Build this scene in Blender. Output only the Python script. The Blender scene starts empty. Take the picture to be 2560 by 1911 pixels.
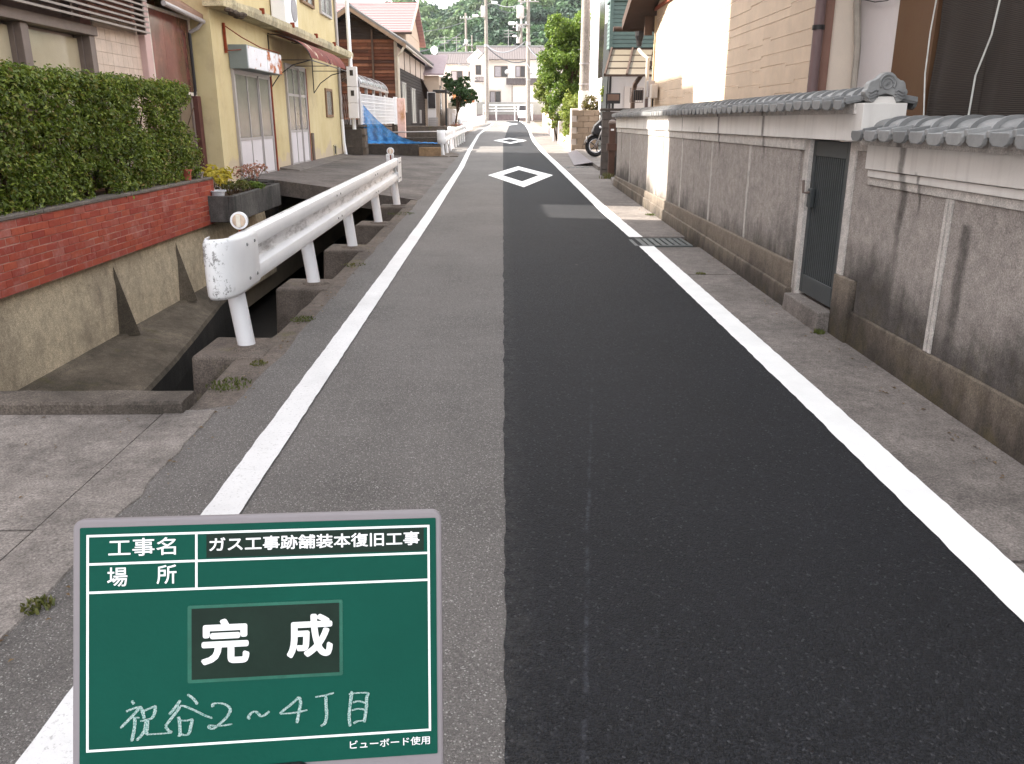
import bpy, bmesh, math, random
import numpy as np
from mathutils import Vector, Matrix, noise as mnoise

R = math.radians
random.seed(11)
rng = np.random.default_rng(11)
scene = bpy.context.scene
col = scene.collection

# ------------------------------------------------------------------ camera, sky, sun, exposure
cam_d = bpy.data.cameras.new('camera')
cam = bpy.data.objects.new('camera', cam_d)
col.objects.link(cam)
cam.location = (0, 0, 1.55)
cam.rotation_euler = (R(90 - 17.52), 0, R(-0.634))
cam_d.sensor_fit = 'HORIZONTAL'
cam_d.sensor_width = 36.0
cam_d.lens = 2067 / 2560 * 36.0
cam_d.clip_start = 0.05
cam_d.clip_end = 6000
scene.camera = cam

SUN_EL = 40.0
SUN_DIR = Vector((1, -0.2, 0)).normalized() * math.cos(R(SUN_EL)) + Vector((0, 0, -math.sin(R(SUN_EL))))
world = bpy.data.worlds.new('World')
scene.world = world
world.use_nodes = True
wn = world.node_tree
sky = wn.nodes.new('ShaderNodeTexSky')
sky.sky_type = 'NISHITA'
sky.sun_disc = False
sky.sun_elevation = R(SUN_EL)
to_sun = -SUN_DIR
sky.sun_rotation = math.atan2(to_sun.x, to_sun.y)
sky.air_density = 1.2
sky.dust_density = 1.5
sky.ozone_density = 1.0
bg = wn.nodes['Background']
bg.inputs['Strength'].default_value = 0.15
hsv = wn.nodes.new('ShaderNodeHueSaturation')
hsv.inputs['Saturation'].default_value = 0.10     # thin white summer haze over the whole sky
wn.links.new(sky.outputs[0], hsv.inputs['Color'])
wn.links.new(hsv.outputs[0], bg.inputs['Color'])

sun_d = bpy.data.lights.new('sun', 'SUN')
sun_d.energy = 3.5
sun_d.angle = R(0.55)
sun_d.color = (1.0, 0.93, 0.82)
sun = bpy.data.objects.new('sun', sun_d)
col.objects.link(sun)
sun.rotation_euler = SUN_DIR.to_track_quat('-Z', 'Y').to_euler()
sun.location = (-30, 6, 30)

vs = scene.view_settings
vs.view_transform = 'Standard'
vs.look = 'None'
vs.exposure = 2.25
vs.gamma = 1.0
vs.use_curve_mapping = False
scene.cycles.use_denoising = True
scene.cycles.max_bounces = 8
scene.cycles.diffuse_bounces = 4
scene.cycles.transparent_max_bounces = 12


def g(y):
    """height of the gently rising street"""
    return 0.0155 * y


# ------------------------------------------------------------------ helpers: meshes
class MB:
    def __init__(s):
        s.v = []
        s.f = []

    def add(s, vs_, fs_):
        b = len(s.v)
        s.v += [tuple(p) for p in vs_]
        s.f += [tuple(b + i for i in q) for q in fs_]
        return s

    def box(s, x0, x1, y0, y1, z0, z1):
        return s.add([(x0, y0, z0), (x1, y0, z0), (x1, y1, z0), (x0, y1, z0), (x0, y0, z1), (x1, y0, z1), (x1, y1, z1), (x0, y1, z1)],
                     [(3, 2, 1, 0), (4, 5, 6, 7), (0, 1, 5, 4), (1, 2, 6, 5), (2, 3, 7, 6), (3, 0, 4, 7)])

    def hexa(s, p):
        """eight corners: bottom four then top four"""
        return s.add(p, [(3, 2, 1, 0), (4, 5, 6, 7), (0, 1, 5, 4), (1, 2, 6, 5), (2, 3, 7, 6), (3, 0, 4, 7)])

    def quad(s, a, b, c, d):
        return s.add([a, b, c, d], [(0, 1, 2, 3)])

    def prism(s, poly, axis, a, b):
        n = len(poly)
        if axis == 'x':
            lo = [(a, p, q) for p, q in poly]; hi = [(b, p, q) for p, q in poly]
        elif axis == 'y':
            lo = [(p, a, q) for p, q in poly]; hi = [(p, b, q) for p, q in poly]
        else:
            lo = [(p, q, a) for p, q in poly]; hi = [(p, q, b) for p, q in poly]
        return s.add(lo + hi, [tuple(range(n))[::-1], tuple(range(n, 2 * n))] + [(i, (i + 1) % n, n + (i + 1) % n, n + i) for i in range(n)])

    def bar(s, p0, p1, w, h, up=(0, 0, 1)):
        p0 = Vector(p0); p1 = Vector(p1); d = (p1 - p0).normalized()
        u = Vector(up)
        if abs(d.dot(u)) > .98:
            u = Vector((0, 1, 0))
        r = d.cross(u).normalized(); t = r.cross(d)
        q = []
        for p in (p0, p1):
            for a, b in ((-1, -1), (1, -1), (1, 1), (-1, 1)):
                q.append(p + r * a * w / 2 + t * b * h / 2)
        return s.add(q, [(0, 1, 2, 3), (7, 6, 5, 4), (0, 4, 5, 1), (1, 5, 6, 2), (2, 6, 7, 3), (3, 7, 4, 0)])

    def tube(s, p0, p1, r0, r1=None, n=10):
        r1 = r0 if r1 is None else r1
        return s.path([p0, p1], [r0, r1], n)

    def path(s, pts, r, n=8, cap=True):
        pts = [Vector(p) for p in pts]
        rr = r if isinstance(r, (list, tuple)) else [r] * len(pts)
        base = len(s.v)
        ref = None
        for i, p in enumerate(pts):
            d = (pts[min(i + 1, len(pts) - 1)] - pts[max(i - 1, 0)]).normalized()
            if ref is None:
                ref = Vector((0, 0, 1)) if abs(d.z) < .9 else Vector((0, 1, 0))
            a = d.cross(ref).normalized(); b = a.cross(d).normalized()
            ref = b
            for k in range(n):
                t = 2 * math.pi * k / n
                s.v.append(tuple(p + (a * math.cos(t) + b * math.sin(t)) * rr[i]))
        for i in range(len(pts) - 1):
            for k in range(n):
                a0 = base + i * n + k; a1 = base + i * n + (k + 1) % n
                s.f.append((a0, a1, a1 + n, a0 + n))
        if cap:
            s.f.append(tuple(base + k for k in range(n))[::-1])
            s.f.append(tuple(base + (len(pts) - 1) * n + k for k in range(n)))
        return s

    def lathe(s, prof, c, n=16, axis='z'):
        base = len(s.v)
        for r, h in prof:
            for k in range(n):
                t = 2 * math.pi * k / n
                a, b = r * math.cos(t), r * math.sin(t)
                if axis == 'z':
                    s.v.append((c[0] + a, c[1] + b, c[2] + h))
                elif axis == 'y':
                    s.v.append((c[0] + a, c[1] + h, c[2] + b))
                else:
                    s.v.append((c[0] + h, c[1] + a, c[2] + b))
        for i in range(len(prof) - 1):
            for k in range(n):
                a0 = base + i * n + k; a1 = base + i * n + (k + 1) % n
                s.f.append((a0, a1, a1 + n, a0 + n))
        s.f.append(tuple(base + k for k in range(n))[::-1])
        s.f.append(tuple(base + (len(prof) - 1) * n + k for k in range(n)))
        return s

    def grid(s, rows, close=False):
        base = len(s.v); m = len(rows[0])
        for r in rows:
            s.v += [tuple(p) for p in r]
        for i in range(len(rows) - 1):
            for k in range(m if close else m - 1):
                a0 = base + i * m + k; a1 = base + i * m + (k + 1) % m
                s.f.append((a0, a1, a1 + m, a0 + m))
        return s

    def mesh(s, name, fix=True):
        me = bpy.data.meshes.new(name)
        me.from_pydata(s.v, [], s.f)
        if fix and len(s.f) < 30000:
            bm = bmesh.new(); bm.from_mesh(me)
            bmesh.ops.recalc_face_normals(bm, faces=bm.faces)
            bm.to_mesh(me); bm.free()
        return me

    def build(s, name, m, parent=None, smooth=False, bevel=0, kind=None, fix=True, seg=2):
        me = s.mesh(name, fix)
        return link(name, me, m, parent, smooth, bevel, kind, seg)


def link(name, me, m, parent=None, smooth=False, bevel=0, kind=None, seg=2):
    if m is not None and not me.materials:
        me.materials.append(m)
    if smooth:
        for p in me.polygons:
            p.use_smooth = True
        if smooth == 'auto':
            me.set_sharp_from_angle(angle=R(35))
    o = bpy.data.objects.new(name, me)
    col.objects.link(o)
    if parent is not None:
        attach(o, parent)
    if bevel:
        b = o.modifiers.new('bevel', 'BEVEL')
        b.width = bevel; b.segments = seg; b.limit_method = 'ANGLE'; b.angle_limit = R(40)
    if kind:
        o['kind'] = kind
    return o


def world_of(o):
    m = o.matrix_basis.copy()
    if o.parent:
        m = world_of(o.parent) @ o.matrix_parent_inverse @ m
    return m


def attach(o, parent):
    o.parent = parent
    o.matrix_parent_inverse = world_of(parent).inverted()


def thing(name, label, cat, loc=(0, 0, 0), group=None):
    o = bpy.data.objects.new(name, None)
    o.empty_display_size = .1
    col.objects.link(o)
    o.location = loc
    return tag(o, label, cat, group)


def tag(o, label, cat, group=None):
    o['label'] = label
    o['category'] = cat
    if group:
        o['group'] = group
    return o


def struct(o):
    o['kind'] = 'structure'
    return o


def put(name, me, m, loc, parent=None, rot=(0, 0, 0), scale=(1, 1, 1)):
    """a piece that shares its mesh with others"""
    o = bpy.data.objects.new(name, me)
    if m is not None and not me.materials:
        me.materials.append(m)
    o.location = loc; o.rotation_euler = rot; o.scale = scale
    col.objects.link(o)
    if parent is not None:
        attach(o, parent)
    return o


# ------------------------------------------------------------------ helpers: materials
def S(r, g_, b, k=1.0):
    """sRGB 0-255 to linear, times k"""
    def c(x):
        x /= 255.0
        return x / 12.92 if x <= .04045 else ((x + .055) / 1.055) ** 2.4
    return (min(c(r) * k, .9), min(c(g_) * k, .9), min(c(b) * k, .9))


class NT:
    def __init__(s, name):
        s.m = bpy.data.materials.new(name)
        s.m.use_nodes = True
        s.t = s.m.node_tree
        s.b = s.t.nodes['Principled BSDF']
        geo = s.t.nodes.new('ShaderNodeNewGeometry')
        s.geo = geo
        s.pos = geo.outputs['Position']

    def n(s, kind, **kw):
        d = s.t.nodes.new(kind)
        for k, v in kw.items():
            setattr(d, k, v)
        return d

    def ln(s, a, b):
        s.t.links.new(a, b)

    def scaled(s, sc, src=None):
        d = s.n('ShaderNodeVectorMath', operation='MULTIPLY')
        s.ln(src or s.pos, d.inputs[0]); d.inputs[1].default_value = sc
        return d.outputs[0]

    def noise(s, scale, detail=4, rough=.55, vec=None, out='Fac'):
        d = s.n('ShaderNodeTexNoise')
        d.inputs['Scale'].default_value = scale; d.inputs['Detail'].default_value = detail
        d.inputs['Roughness'].default_value = rough
        s.ln(vec or s.pos, d.inputs['Vector'])
        return d.outputs[0 if out == 'Fac' else 1]

    def vor(s, scale, vec=None, feature='F1', out='Distance'):
        d = s.n('ShaderNodeTexVoronoi', feature=feature)
        d.inputs['Scale'].default_value = scale
        s.ln(vec or s.pos, d.inputs['Vector'])
        return d.outputs[out]

    def rng(s, v, a, b, lo=0., hi=1., smooth=False):
        d = s.n('ShaderNodeMapRange')
        if smooth:
            d.interpolation_type = 'SMOOTHSTEP'
        s.ln(v, d.inputs[0])
        for i, x in enumerate((a, b, lo, hi)):
            d.inputs[i + 1].default_value = x
        return d.outputs[0]

    def math(s, op, a, b=None):
        d = s.n('ShaderNodeMath', operation=op)
        for i, x in enumerate((a, b)):
            if x is None:
                continue
            if isinstance(x, (int, float)):
                d.inputs[i].default_value = x
            else:
                s.ln(x, d.inputs[i])
        return d.outputs[0]

    def mix(s, f, a, b, mode='MIX'):
        d = s.n('ShaderNodeMix', data_type='RGBA', blend_type=mode)
        for sock, x in ((d.inputs[0], f), (d.inputs[6], a), (d.inputs[7], b)):
            if isinstance(x, (int, float)):
                sock.default_value = x
            elif isinstance(x, tuple):
                sock.default_value = (*x, 1)
            else:
                s.ln(x, sock)
        return d.outputs[2]

    def xyz(s):
        d = s.n('ShaderNodeSeparateXYZ'); s.ln(s.pos, d.inputs[0])
        return d.outputs

    def bump(s, h, strength=.3, dist=.01, prev=None):
        d = s.n('ShaderNodeBump')
        d.inputs['Strength'].default_value = strength; d.inputs['Distance'].default_value = dist
        s.ln(h, d.inputs['Height'])
        if prev:
            s.ln(prev, d.inputs['Normal'])
        return d.outputs[0]

    def done(s, color, rough=.8, normal=None, spec=.35, metal=0.):
        for k, x in (('Base Color', color), ('Roughness', rough)):
            if isinstance(x, tuple):
                s.b.inputs[k].default_value = (*x, 1)
            elif isinstance(x, (int, float)):
                s.b.inputs[k].default_value = x
            else:
                s.ln(x, s.b.inputs[k])
        if normal:
            s.ln(normal, s.b.inputs['Normal'])
        s.b.inputs['Specular IOR Level'].default_value = spec
        s.b.inputs['Metallic'].default_value = metal
        return s.m


def dk(c, k):
    return tuple(min(x * k, .92) for x in c)


def M(name, c, rough=.8, var=.18, sc=5., bump=.25, bsc=90., spec=.3, metal=0., c2=None, dirt=None, dsc=1.6, dth=.55):
    """general surface: base colour with uneven tone, optional patches of dirt, fine relief"""
    t = NT(name)
    a = t.noise(sc, 6, .6)
    base = t.mix(t.rng(a, .3, .7), dk(c, 1 - var), c2 or dk(c, 1 + var))
    fine = t.noise(sc * 14, 3)
    base = t.mix(t.rng(fine, .3, .7, 0, .35), base, dk(c, 1 - var * 1.2))
    if dirt:
        d = t.noise(dsc, 8, .7, vec=t.scaled((1, 1, .45)))
        base = t.mix(t.rng(d, dth, dth + .16), base, dirt)
    nrm = t.bump(t.noise(bsc, 4), bump, .006) if bump else None
    return t.done(base, rough, nrm, spec, metal)


def asphalt(name, c, stone, bumps, worn=.25, traces=False, size=230, rag=.55):
    t = NT(name)
    big = t.noise(.7, 6, .65)
    base = t.mix(t.rng(big, .35, .68), dk(c, 1 - worn), dk(c, 1 + worn))
    # long faint bands left by roller and tyres
    base = t.mix(t.rng(t.noise(2.2, 4, .6, vec=t.scaled((1, .05, 1))), .45, .68, 0, .35), base, dk(c, 1.3))
    base = t.mix(t.rng(t.noise(5, 7, .7), .52, .75, 0, .3), base, dk(c, 1.45))
    v = t.n('ShaderNodeTexVoronoi'); v.inputs['Scale'].default_value = size; t.ln(t.pos, v.inputs['Vector'])
    sep = t.n('ShaderNodeSeparateColor'); t.ln(v.outputs['Color'], sep.inputs[0])
    base = t.mix(t.rng(sep.outputs[0], .1, 1, 0, rag), base, dk(c, .35))
    base = t.mix(t.rng(sep.outputs[2], .55, 1, 0, rag * .8), base, dk(c, 1.9))
    base = t.mix(t.rng(sep.outputs[1], .955 if traces else .925, .99 if traces else .975, 0, .55), base, stone)
    if traces:
        o = t.xyz()
        w = t.math('MULTIPLY', t.math('SUBTRACT', t.noise(2, 4), .5), .05)
        d = t.math('ABSOLUTE', t.math('ADD', t.math('SUBTRACT', o[0], t.math('ADD', t.math('MULTIPLY', o[1], .11), .01)), w))
        f = t.math('MULTIPLY', t.rng(d, .012, .002), t.rng(t.noise(9, 6, .75), .42, .75))
        f = t.math('MULTIPLY', f, t.rng(o[1], 5.5, 2.5, 0, .5))
        base = t.mix(f, base, S(112, 114, 126))
        # pale dust tracked in from the old surface along the joint
        e = t.math('MULTIPLY', t.rng(o[0], .12, .0), t.rng(t.noise(20, 6, .7), .4, .8))
        base = t.mix(t.math('MULTIPLY', e, .45), base, S(96, 94, 92))
        sp = t.vor(1.3)
        base = t.mix(t.rng(sp, .035, .012, 0, .5), base, S(128, 124, 116))
    h = t.math('ADD', t.math('MULTIPLY', v.outputs['Distance'], -1.2), t.noise(60, 3))
    return t.done(base, .78 if traces else .8, t.bump(h, bumps, .008), .33 if traces else .3)


def grain(t, base, lo=.62, hi=1.38):
    """salt-and-pepper of sand and pores over whatever lies below"""
    f = t.math('MULTIPLY', t.rng(t.noise(105, 4, .75), .36, .64, lo, hi), t.rng(t.noise(13, 7, .72), .34, .66, .80, 1.2))
    return t.mix(1.0, base, f, 'MULTIPLY')


def concrete(name, c, dark, amount=.5, streak=0., rough=.88, bump=.5, moss=None):
    t = NT(name)
    a = t.noise(1.7, 8, .65)
    base = t.mix(t.rng(a, .32, .68), dk(c, .70), dk(c, 1.22))
    base = t.mix(t.rng(t.noise(7, 8, .75), .5, .72, 0, .55), base, dk(c, 1.45))
    b = t.noise(28, 5, .7)
    base = t.mix(t.rng(b, .35, .72, 0, .6), base, dk(c, .62))
    sp = t.vor(120, out='Color')
    se = t.n('ShaderNodeSeparateColor'); t.ln(sp, se.inputs[0])
    base = t.mix(t.rng(se.outputs[0], .8, 1, 0, .35), base, dk(c, 1.5))
    gr_ = t.noise(95, 4, .75)
    base = t.mix(t.rng(gr_, .42, .62, 0, .5), base, dk(c, .58))
    base = t.mix(t.rng(gr_, .40, .30, 0, .45), base, dk(c, 1.5))
    d = t.noise(.9, 8, .72, vec=t.scaled((1, 1, .5)))
    base = t.mix(t.rng(d, 1 - amount - .12, 1 - amount + .14, 0, .85), base, dark)
    if streak:
        s2 = t.noise(7, 4, .5, vec=t.scaled((1, 1, .06)))
        base = t.mix(t.rng(s2, .55, .72, 0, streak), base, dark)
    if moss:
        mm = t.noise(2.3, 8, .7)
        base = t.mix(t.rng(mm, .58, .7, 0, .7), base, moss)
    base = grain(t, base)
    nb = t.math('ADD', t.noise(55, 5, .65), t.math('MULTIPLY', t.noise(4, 4), 1.6))
    return t.done(base, rough, t.bump(nb, bump, .008), .25)


def leafmat(name, cols, trans=.35, rough=.45):
    """each leaf takes its own tone"""
    t = NT(name)
    r = t.n('ShaderNodeValToRGB')
    t.ln(t.geo.outputs['Random Per Island'], r.inputs[0])
    el = r.color_ramp.elements
    while len(el) < len(cols):
        el.new(.5)
    for i, c in enumerate(cols):
        el[i].position = i / (len(cols) - 1)
        el[i].color = (*c, 1)
    clump = t.noise(2.2, 3)
    c = t.mix(t.rng(clump, .35, .65, 0, .5), r.outputs[0], cols[len(cols) // 2])
    t.done(c, rough, None, .4)
    tr = t.n('ShaderNodeBsdfTranslucent')
    t.ln(c, tr.inputs[0])
    mx = t.n('ShaderNodeMixShader'); mx.inputs[0].default_value = trans
    t.ln(t.b.outputs[0], mx.inputs[1]); t.ln(tr.outputs[0], mx.inputs[2])
    t.ln(mx.outputs[0], t.t.nodes['Material Output'].inputs['Surface'])
    return t.m


def glassy(name, c, rough=.12, spec=.6, var=.25, sc=1.2):
    return M(name, c, rough=rough, var=var, sc=sc, bump=0, spec=spec)


def byobj(name, cols, rough=.85, bump=.5, bsc=60, bloom=None, sc=9.):
    """alike pieces that differ in tone from one to the next"""
    t = NT(name)
    oi = t.n('ShaderNodeObjectInfo')
    r = t.n('ShaderNodeValToRGB'); t.ln(oi.outputs['Random'], r.inputs[0])
    el = r.color_ramp.elements
    while len(el) < len(cols):
        el.new(.5)
    for i, c in enumerate(cols):
        el[i].position = i / max(1, len(cols) - 1); el[i].color = (*c, 1)
    base = t.mix(t.rng(t.noise(sc, 6, .7), .35, .7, 0, .5), r.outputs[0], dk(cols[0], .6))
    if bloom:
        base = t.mix(t.rng(t.noise(3.1, 8, .75), .53, .7, 0, .75), base, bloom)
    return t.done(base, rough, t.bump(t.noise(bsc, 4, .6), bump, .006), .25)


# ---- the palette
m_old = asphalt('old_asphalt', S(106, 102, 100), S(190, 188, 184), .5)
m_new = asphalt('new_asphalt', S(30, 31, 36), S(84, 84, 88), 1.0, .28, True, 135, .85)


def paintmat(name, c, worn, th, cracks=.45):
    t = NT(name)
    a = t.noise(3.5, 7, .7)
    f = t.noise(70, 5, .75)
    base = t.mix(t.rng(a, .35, .7), dk(c, .90), c)
    base = t.mix(t.rng(t.noise(1.2, 6, .7), .5, .75, 0, .3), base, worn)
    base = t.mix(t.rng(f, th, th + .1, 0, .7), base, worn)
    cr = t.vor(1.1, vec=t.scaled((1, 1, 1)), feature='DISTANCE_TO_EDGE')
    base = t.mix(t.math('MULTIPLY', t.rng(cr, .003, .001, 0, cracks), t.rng(t.noise(.9, 3), .52, .6)), base, dk(worn, .4))
    return t.done(base, .6, t.bump(t.noise(140, 3), .35, .004), .3)


m_line_new = paintmat('fresh_road_paint', S(250, 250, 250), S(206, 206, 206), .63, 0.0)
m_line_old = paintmat('aged_road_paint', S(226, 225, 226), S(150, 148, 147), .57)
m_pave = concrete('pavement_concrete', S(128, 121, 117), S(84, 79, 76), .42)
m_drive = concrete('driveway_concrete', S(156, 148, 143), S(96, 91, 88), .46, bump=.9)
m_kerb = concrete('kerb_concrete', S(118, 108, 101), S(70, 64, 60), .45, bump=.8, moss=S(104, 100, 62))
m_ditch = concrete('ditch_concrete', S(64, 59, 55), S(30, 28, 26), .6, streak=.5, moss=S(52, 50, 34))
m_bank = concrete('bank_concrete', S(110, 100, 88), S(60, 54, 46), .5, moss=S(82, 77, 50))
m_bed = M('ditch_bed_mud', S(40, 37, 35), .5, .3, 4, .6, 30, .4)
m_retain = concrete('retaining_plaster', S(200, 185, 160), S(124, 113, 101), .40, streak=.4)
m_ground = M('bare_ground', S(110, 100, 86), .95, .3, .4, .4, 12)
m_trough = concrete('trough_concrete', S(112, 109, 107), S(48, 47, 47), .5, streak=.85)
m_parapet = concrete('mossy_parapet_concrete', S(96, 88, 82), S(52, 47, 44), .5, streak=.4, moss=S(74, 72, 48))
m_brick = byobj('red_brick', [S(162, 74, 58), S(176, 88, 66), S(152, 66, 56), S(166, 82, 68), S(170, 98, 86)], bloom=S(180, 130, 124), bump=.35)
m_mortar = M('mortar', S(178, 134, 122), .95, .25, 20, .5, 80)
m_coping = concrete('coping_concrete', S(124, 116, 110), S(80, 74, 70), .4)
m_white = M('white_enamel', S(236, 236, 240), .38, .04, 3, .06, 30, .45)
m_bolt = M('galvanised_bolt', S(150, 150, 150), .45, .15, 30, .1, 60, .5, .6)
m_tile = byobj('grey_glazed_tile', [S(126, 127, 128), S(158, 158, 158), S(136, 137, 138), S(148, 148, 149), S(118, 119, 120)], .5, .2, 40)
m_stem = M('woody_stem', S(84, 66, 50), .9, .3, 20, .6, 60)
m_soil = M('planter_soil', S(78, 62, 50), .95, .35, 8, .8, 40)
m_chrome = M('bright_metal', S(200, 200, 204), .25, .08, 8, .05, 40, .5, .9)
m_alu = M('aluminium_frame', S(168, 162, 162), .45, .08, 8, .08, 60, .4, .25)
m_alu_d = M('dull_bronze_frame', S(120, 106, 100), .5, .12, 8, .1, 60, .4, .2)
m_black = M('black_metal', S(40, 38, 40), .5, .15, 8, .1, 60, .4)
m_rust = M('rusty_iron', S(132, 62, 40), .85, .35, 14, .5, 60, .2)
m_pole = concrete('pole_concrete', S(158, 149, 142), S(122, 114, 108), .35, bump=.2)
m_tyre = M('tyre_rubber', S(34, 33, 34), .85, .15, 8, .3, 60)
m_glass_dark = glassy('dark_window_glass', S(52, 47, 49))
m_glass_frost = glassy('frosted_glass', S(106, 104, 98), .25, .6, .25, 1.2)


# ================================================================== the street and its ground
def pl(pts):
    ys = [p[0] for p in pts]; xs = [p[1] for p in pts]
    return lambda y: float(np.interp(y, ys, xs))


XL = pl([(-4, -1.23), (4.5, -1.20), (12.4, -1.17), (23, -1.19), (31, -1.30), (38, -1.37), (50, -1.47), (60, -1.36), (79, -1.05), (88, -1.03)])
XR = pl([(-4, 1.64), (4.5, 1.63), (10, 1.58), (13, 1.51), (24.8, 1.43), (31, 1.38), (40, 1.40), (50, 1.56), (58, 1.75), (77, 2.02), (92, 2.0), (97, 1.85)])
XP = pl([(-4, 0.0), (37, 0.02), (54, .24), (75, .6), (88, .7), (99, .4)])


def steps(a, b, n):
    return [a + (b - a) * i / n for i in range(n + 1)]


def wob(y, k, amp, f=1.0):
    return amp * (mnoise.noise((y * f, k * 7.3, 0)) + .5 * mnoise.noise((y * f * 3.1, k * 3.3, 2)))


def ribbon(name, fl, fr, ys, dz, m, thick=None, skirt=None):
    """sheet (or slab) that follows the slope of the street between two edge curves"""
    mb = MB()
    rows = [[(fl(y), y, g(y) + dz), (fr(y), y, g(y) + dz)] for y in ys]
    if thick:
        rows = [[(r[0][0], r[0][1], r[0][2] - thick), r[0], r[1], (r[1][0], r[1][1], r[1][2] - thick)] for r in rows]
        mb.grid(rows, close=True)
        for r in (0, len(rows) - 1):
            mb.f.append(tuple(r * 4 + k for k in range(4)))
    else:
        mb.grid(rows)
    return mb.build(name, m)


# lowest ground: runs under everything and out to the horizon
gm = MB()
gy = [-40, -8, 0, 30, 60, 100, 140, 200, 400, 700, 1000]
gx = [-850, -600, -120, -30, -8, -4.6, 0, 4, 8, 30, 120, 600, 850]
gm.grid([[(x, y, (g(y) if y < 140 else g(140) + (y - 140) * .004) - 2.9) for x in gx] for y in gy])
struct(gm.build('ground', m_ground))
# higher ground behind the frontages
struct(MB().hexa([(2.75, -6, -1.8), (60, -6, -1.8), (60, 98, .2), (2.75, 98, .2), (2.75, -6, -.06), (60, -6, -.06), (60, 98, 1.45), (2.75, 98, 1.45)]).build('yard_ground', m_ground))
struct(MB().hexa([(-60, 27.6, -1.6), (-4.62, 27.6, -1.6), (-4.62, 96, -.4), (-60, 96, -.4), (-60, 27.6, .40), (-4.62, 27.6, .40), (-4.62, 96, 1.42), (-60, 96, 1.42)]).build('yard_ground', m_ground))
struct(MB().hexa([(-60, -6, -1.8), (-4.62, -6, -1.8), (-4.62, 27.55, -1.6), (-60, 27.55, -1.6), (-60, -6, -.1), (-4.62, -6, -.1), (-4.62, 27.55, .39), (-60, 27.55, .39)]).build('yard_ground', m_ground))

ys_far = steps(-4, 20, 240) + steps(20, 97, 90)[1:]
road = struct(ribbon('road', lambda y: (-1.68 if y < 4.22 else 0) if y < 4.22 else -1.465 + wob(y, 1, .03, 1.6) + (XL(y) + 1.17 if y > 30 else 0) - (.35 if y > 31 else 0), lambda y: XR(y) + .13, ys_far, .0, m_old, thick=.5))
mb = MB()
mb.grid([[(-60, 96.9, g(97)), (XR(97) + .13, 96.9, g(97))], [(-60, 104, g(104)), (1.9, 104, g(104))], [(-60, 111, g(111)), (.6, 111, g(111))], [(-60, 116, g(116)), (-3.0, 116, g(116))]])
struct(mb.build('cross_road', m_old))
struct(ribbon('asphalt_patch', lambda y: XP(y) + wob(y, 3, .012, 5) + wob(y, 9, .005, 23), lambda y: XR(y) + .06, steps(-4, 20, 480) + steps(20, 99, 80)[1:], .005, m_new))
struct(MB().hexa([(-1.9, 96.8, .6), (60, 96.8, .6), (60, 128, .8), (-1.9, 128, .8), (2.4, 96.8, g(97) - .01), (60, 96.8, g(97) - .01), (60, 128, g(118)), (-1.9, 128, g(118))]).build('verge_ground', m_ground))


def line(name, f, w, ys, m, label=None, dz=.010, jag=.006):
    fl = lambda y: f(y) + wob(y, 21, jag, 9)
    fr = lambda y: f(y) + w + wob(y, 33, jag, 9)
    o = ribbon(name, fl, fr, ys, dz, m)
    return struct(o)


line('edge_line', XL, .15, steps(-4, 20, 300) + steps(20, 88, 70)[1:], m_line_old)
line('edge_line', lambda y: XR(y) + .005, .175, steps(-4, 9.65, 300), m_line_new)
line('edge_line', lambda y: XR(y) + .005, .17, steps(10.36, 20, 160) + steps(20, 97, 70)[1:], m_line_new)
# the lines as they swing off to the left at the far bend
mb = MB(); pts = [(-1.03, 88), (-1.15, 90.5), (-1.6, 93), (-2.8, 94.6), (-6, 95.6), (-14, 96)]
mb.grid([[(x, y, g(y) + .012), (x + .16, y + .1 + .7 * i / 5, g(y) + .012)] for i, (x, y) in enumerate(pts)])
struct(mb.build('edge_line', m_line_old))
mb = MB(); pts = [(1.86, 97), (1.75, 101), (1.3, 106), (.4, 110), (-1.4, 113.4), (-5, 115), (-14, 115.6)]
mb.grid([[(x, y, g(y) + .012), (x + .18, y + .5, g(y + .5) + .012)] for x, y in pts])
struct(mb.build('edge_line', m_line_new))


def diamond(cx, cy, w, l, band):
    mb = MB()
    o = [(0, -l / 2), (w / 2, 0), (0, l / 2), (-w / 2, 0)]
    k = 1 - band
    rows = []
    for i in range(4):
        a = o[i]; b = o[(i + 1) % 4]
        mb.quad((cx + a[0], cy + a[1], g(cy + a[1]) + .0105), (cx + b[0], cy + b[1], g(cy + b[1]) + .0105),
                (cx + b[0] * k, cy + b[1] * k, g(cy + b[1] * k) + .0105), (cx + a[0] * k, cy + a[1] * k, g(cy + a[1] * k) + .0105))
    return struct(mb.build('diamond_marking', m_line_new))


diamond(.425, 20.2, 1.55, 6.2, .44)
diamond(.36, 41.5, 1.6, 7.4, .46)
diamond(.55, 82, 1.9, 11, .46)

# right-hand pavement: concrete bays with open joints
pave = [(-4, 2.6), (2.62, 7.94), (7.965, 9.6), (10.42, 14.3), (14.325, 19.2), (19.225, 24.2), (24.23, 33), (33.03, 46), (46.03, 62), (62.03, 80), (80.03, 97)]
for a, b in pave:
    struct(ribbon('pavement', lambda y: XR(y) + .10 + wob(y, 5, .02, 3), lambda y: 2.8 + max(0, (y - 40) * .012), steps(a, b, max(4, int((b - a) * 6))), .004, m_pave, thick=.4))

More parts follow.
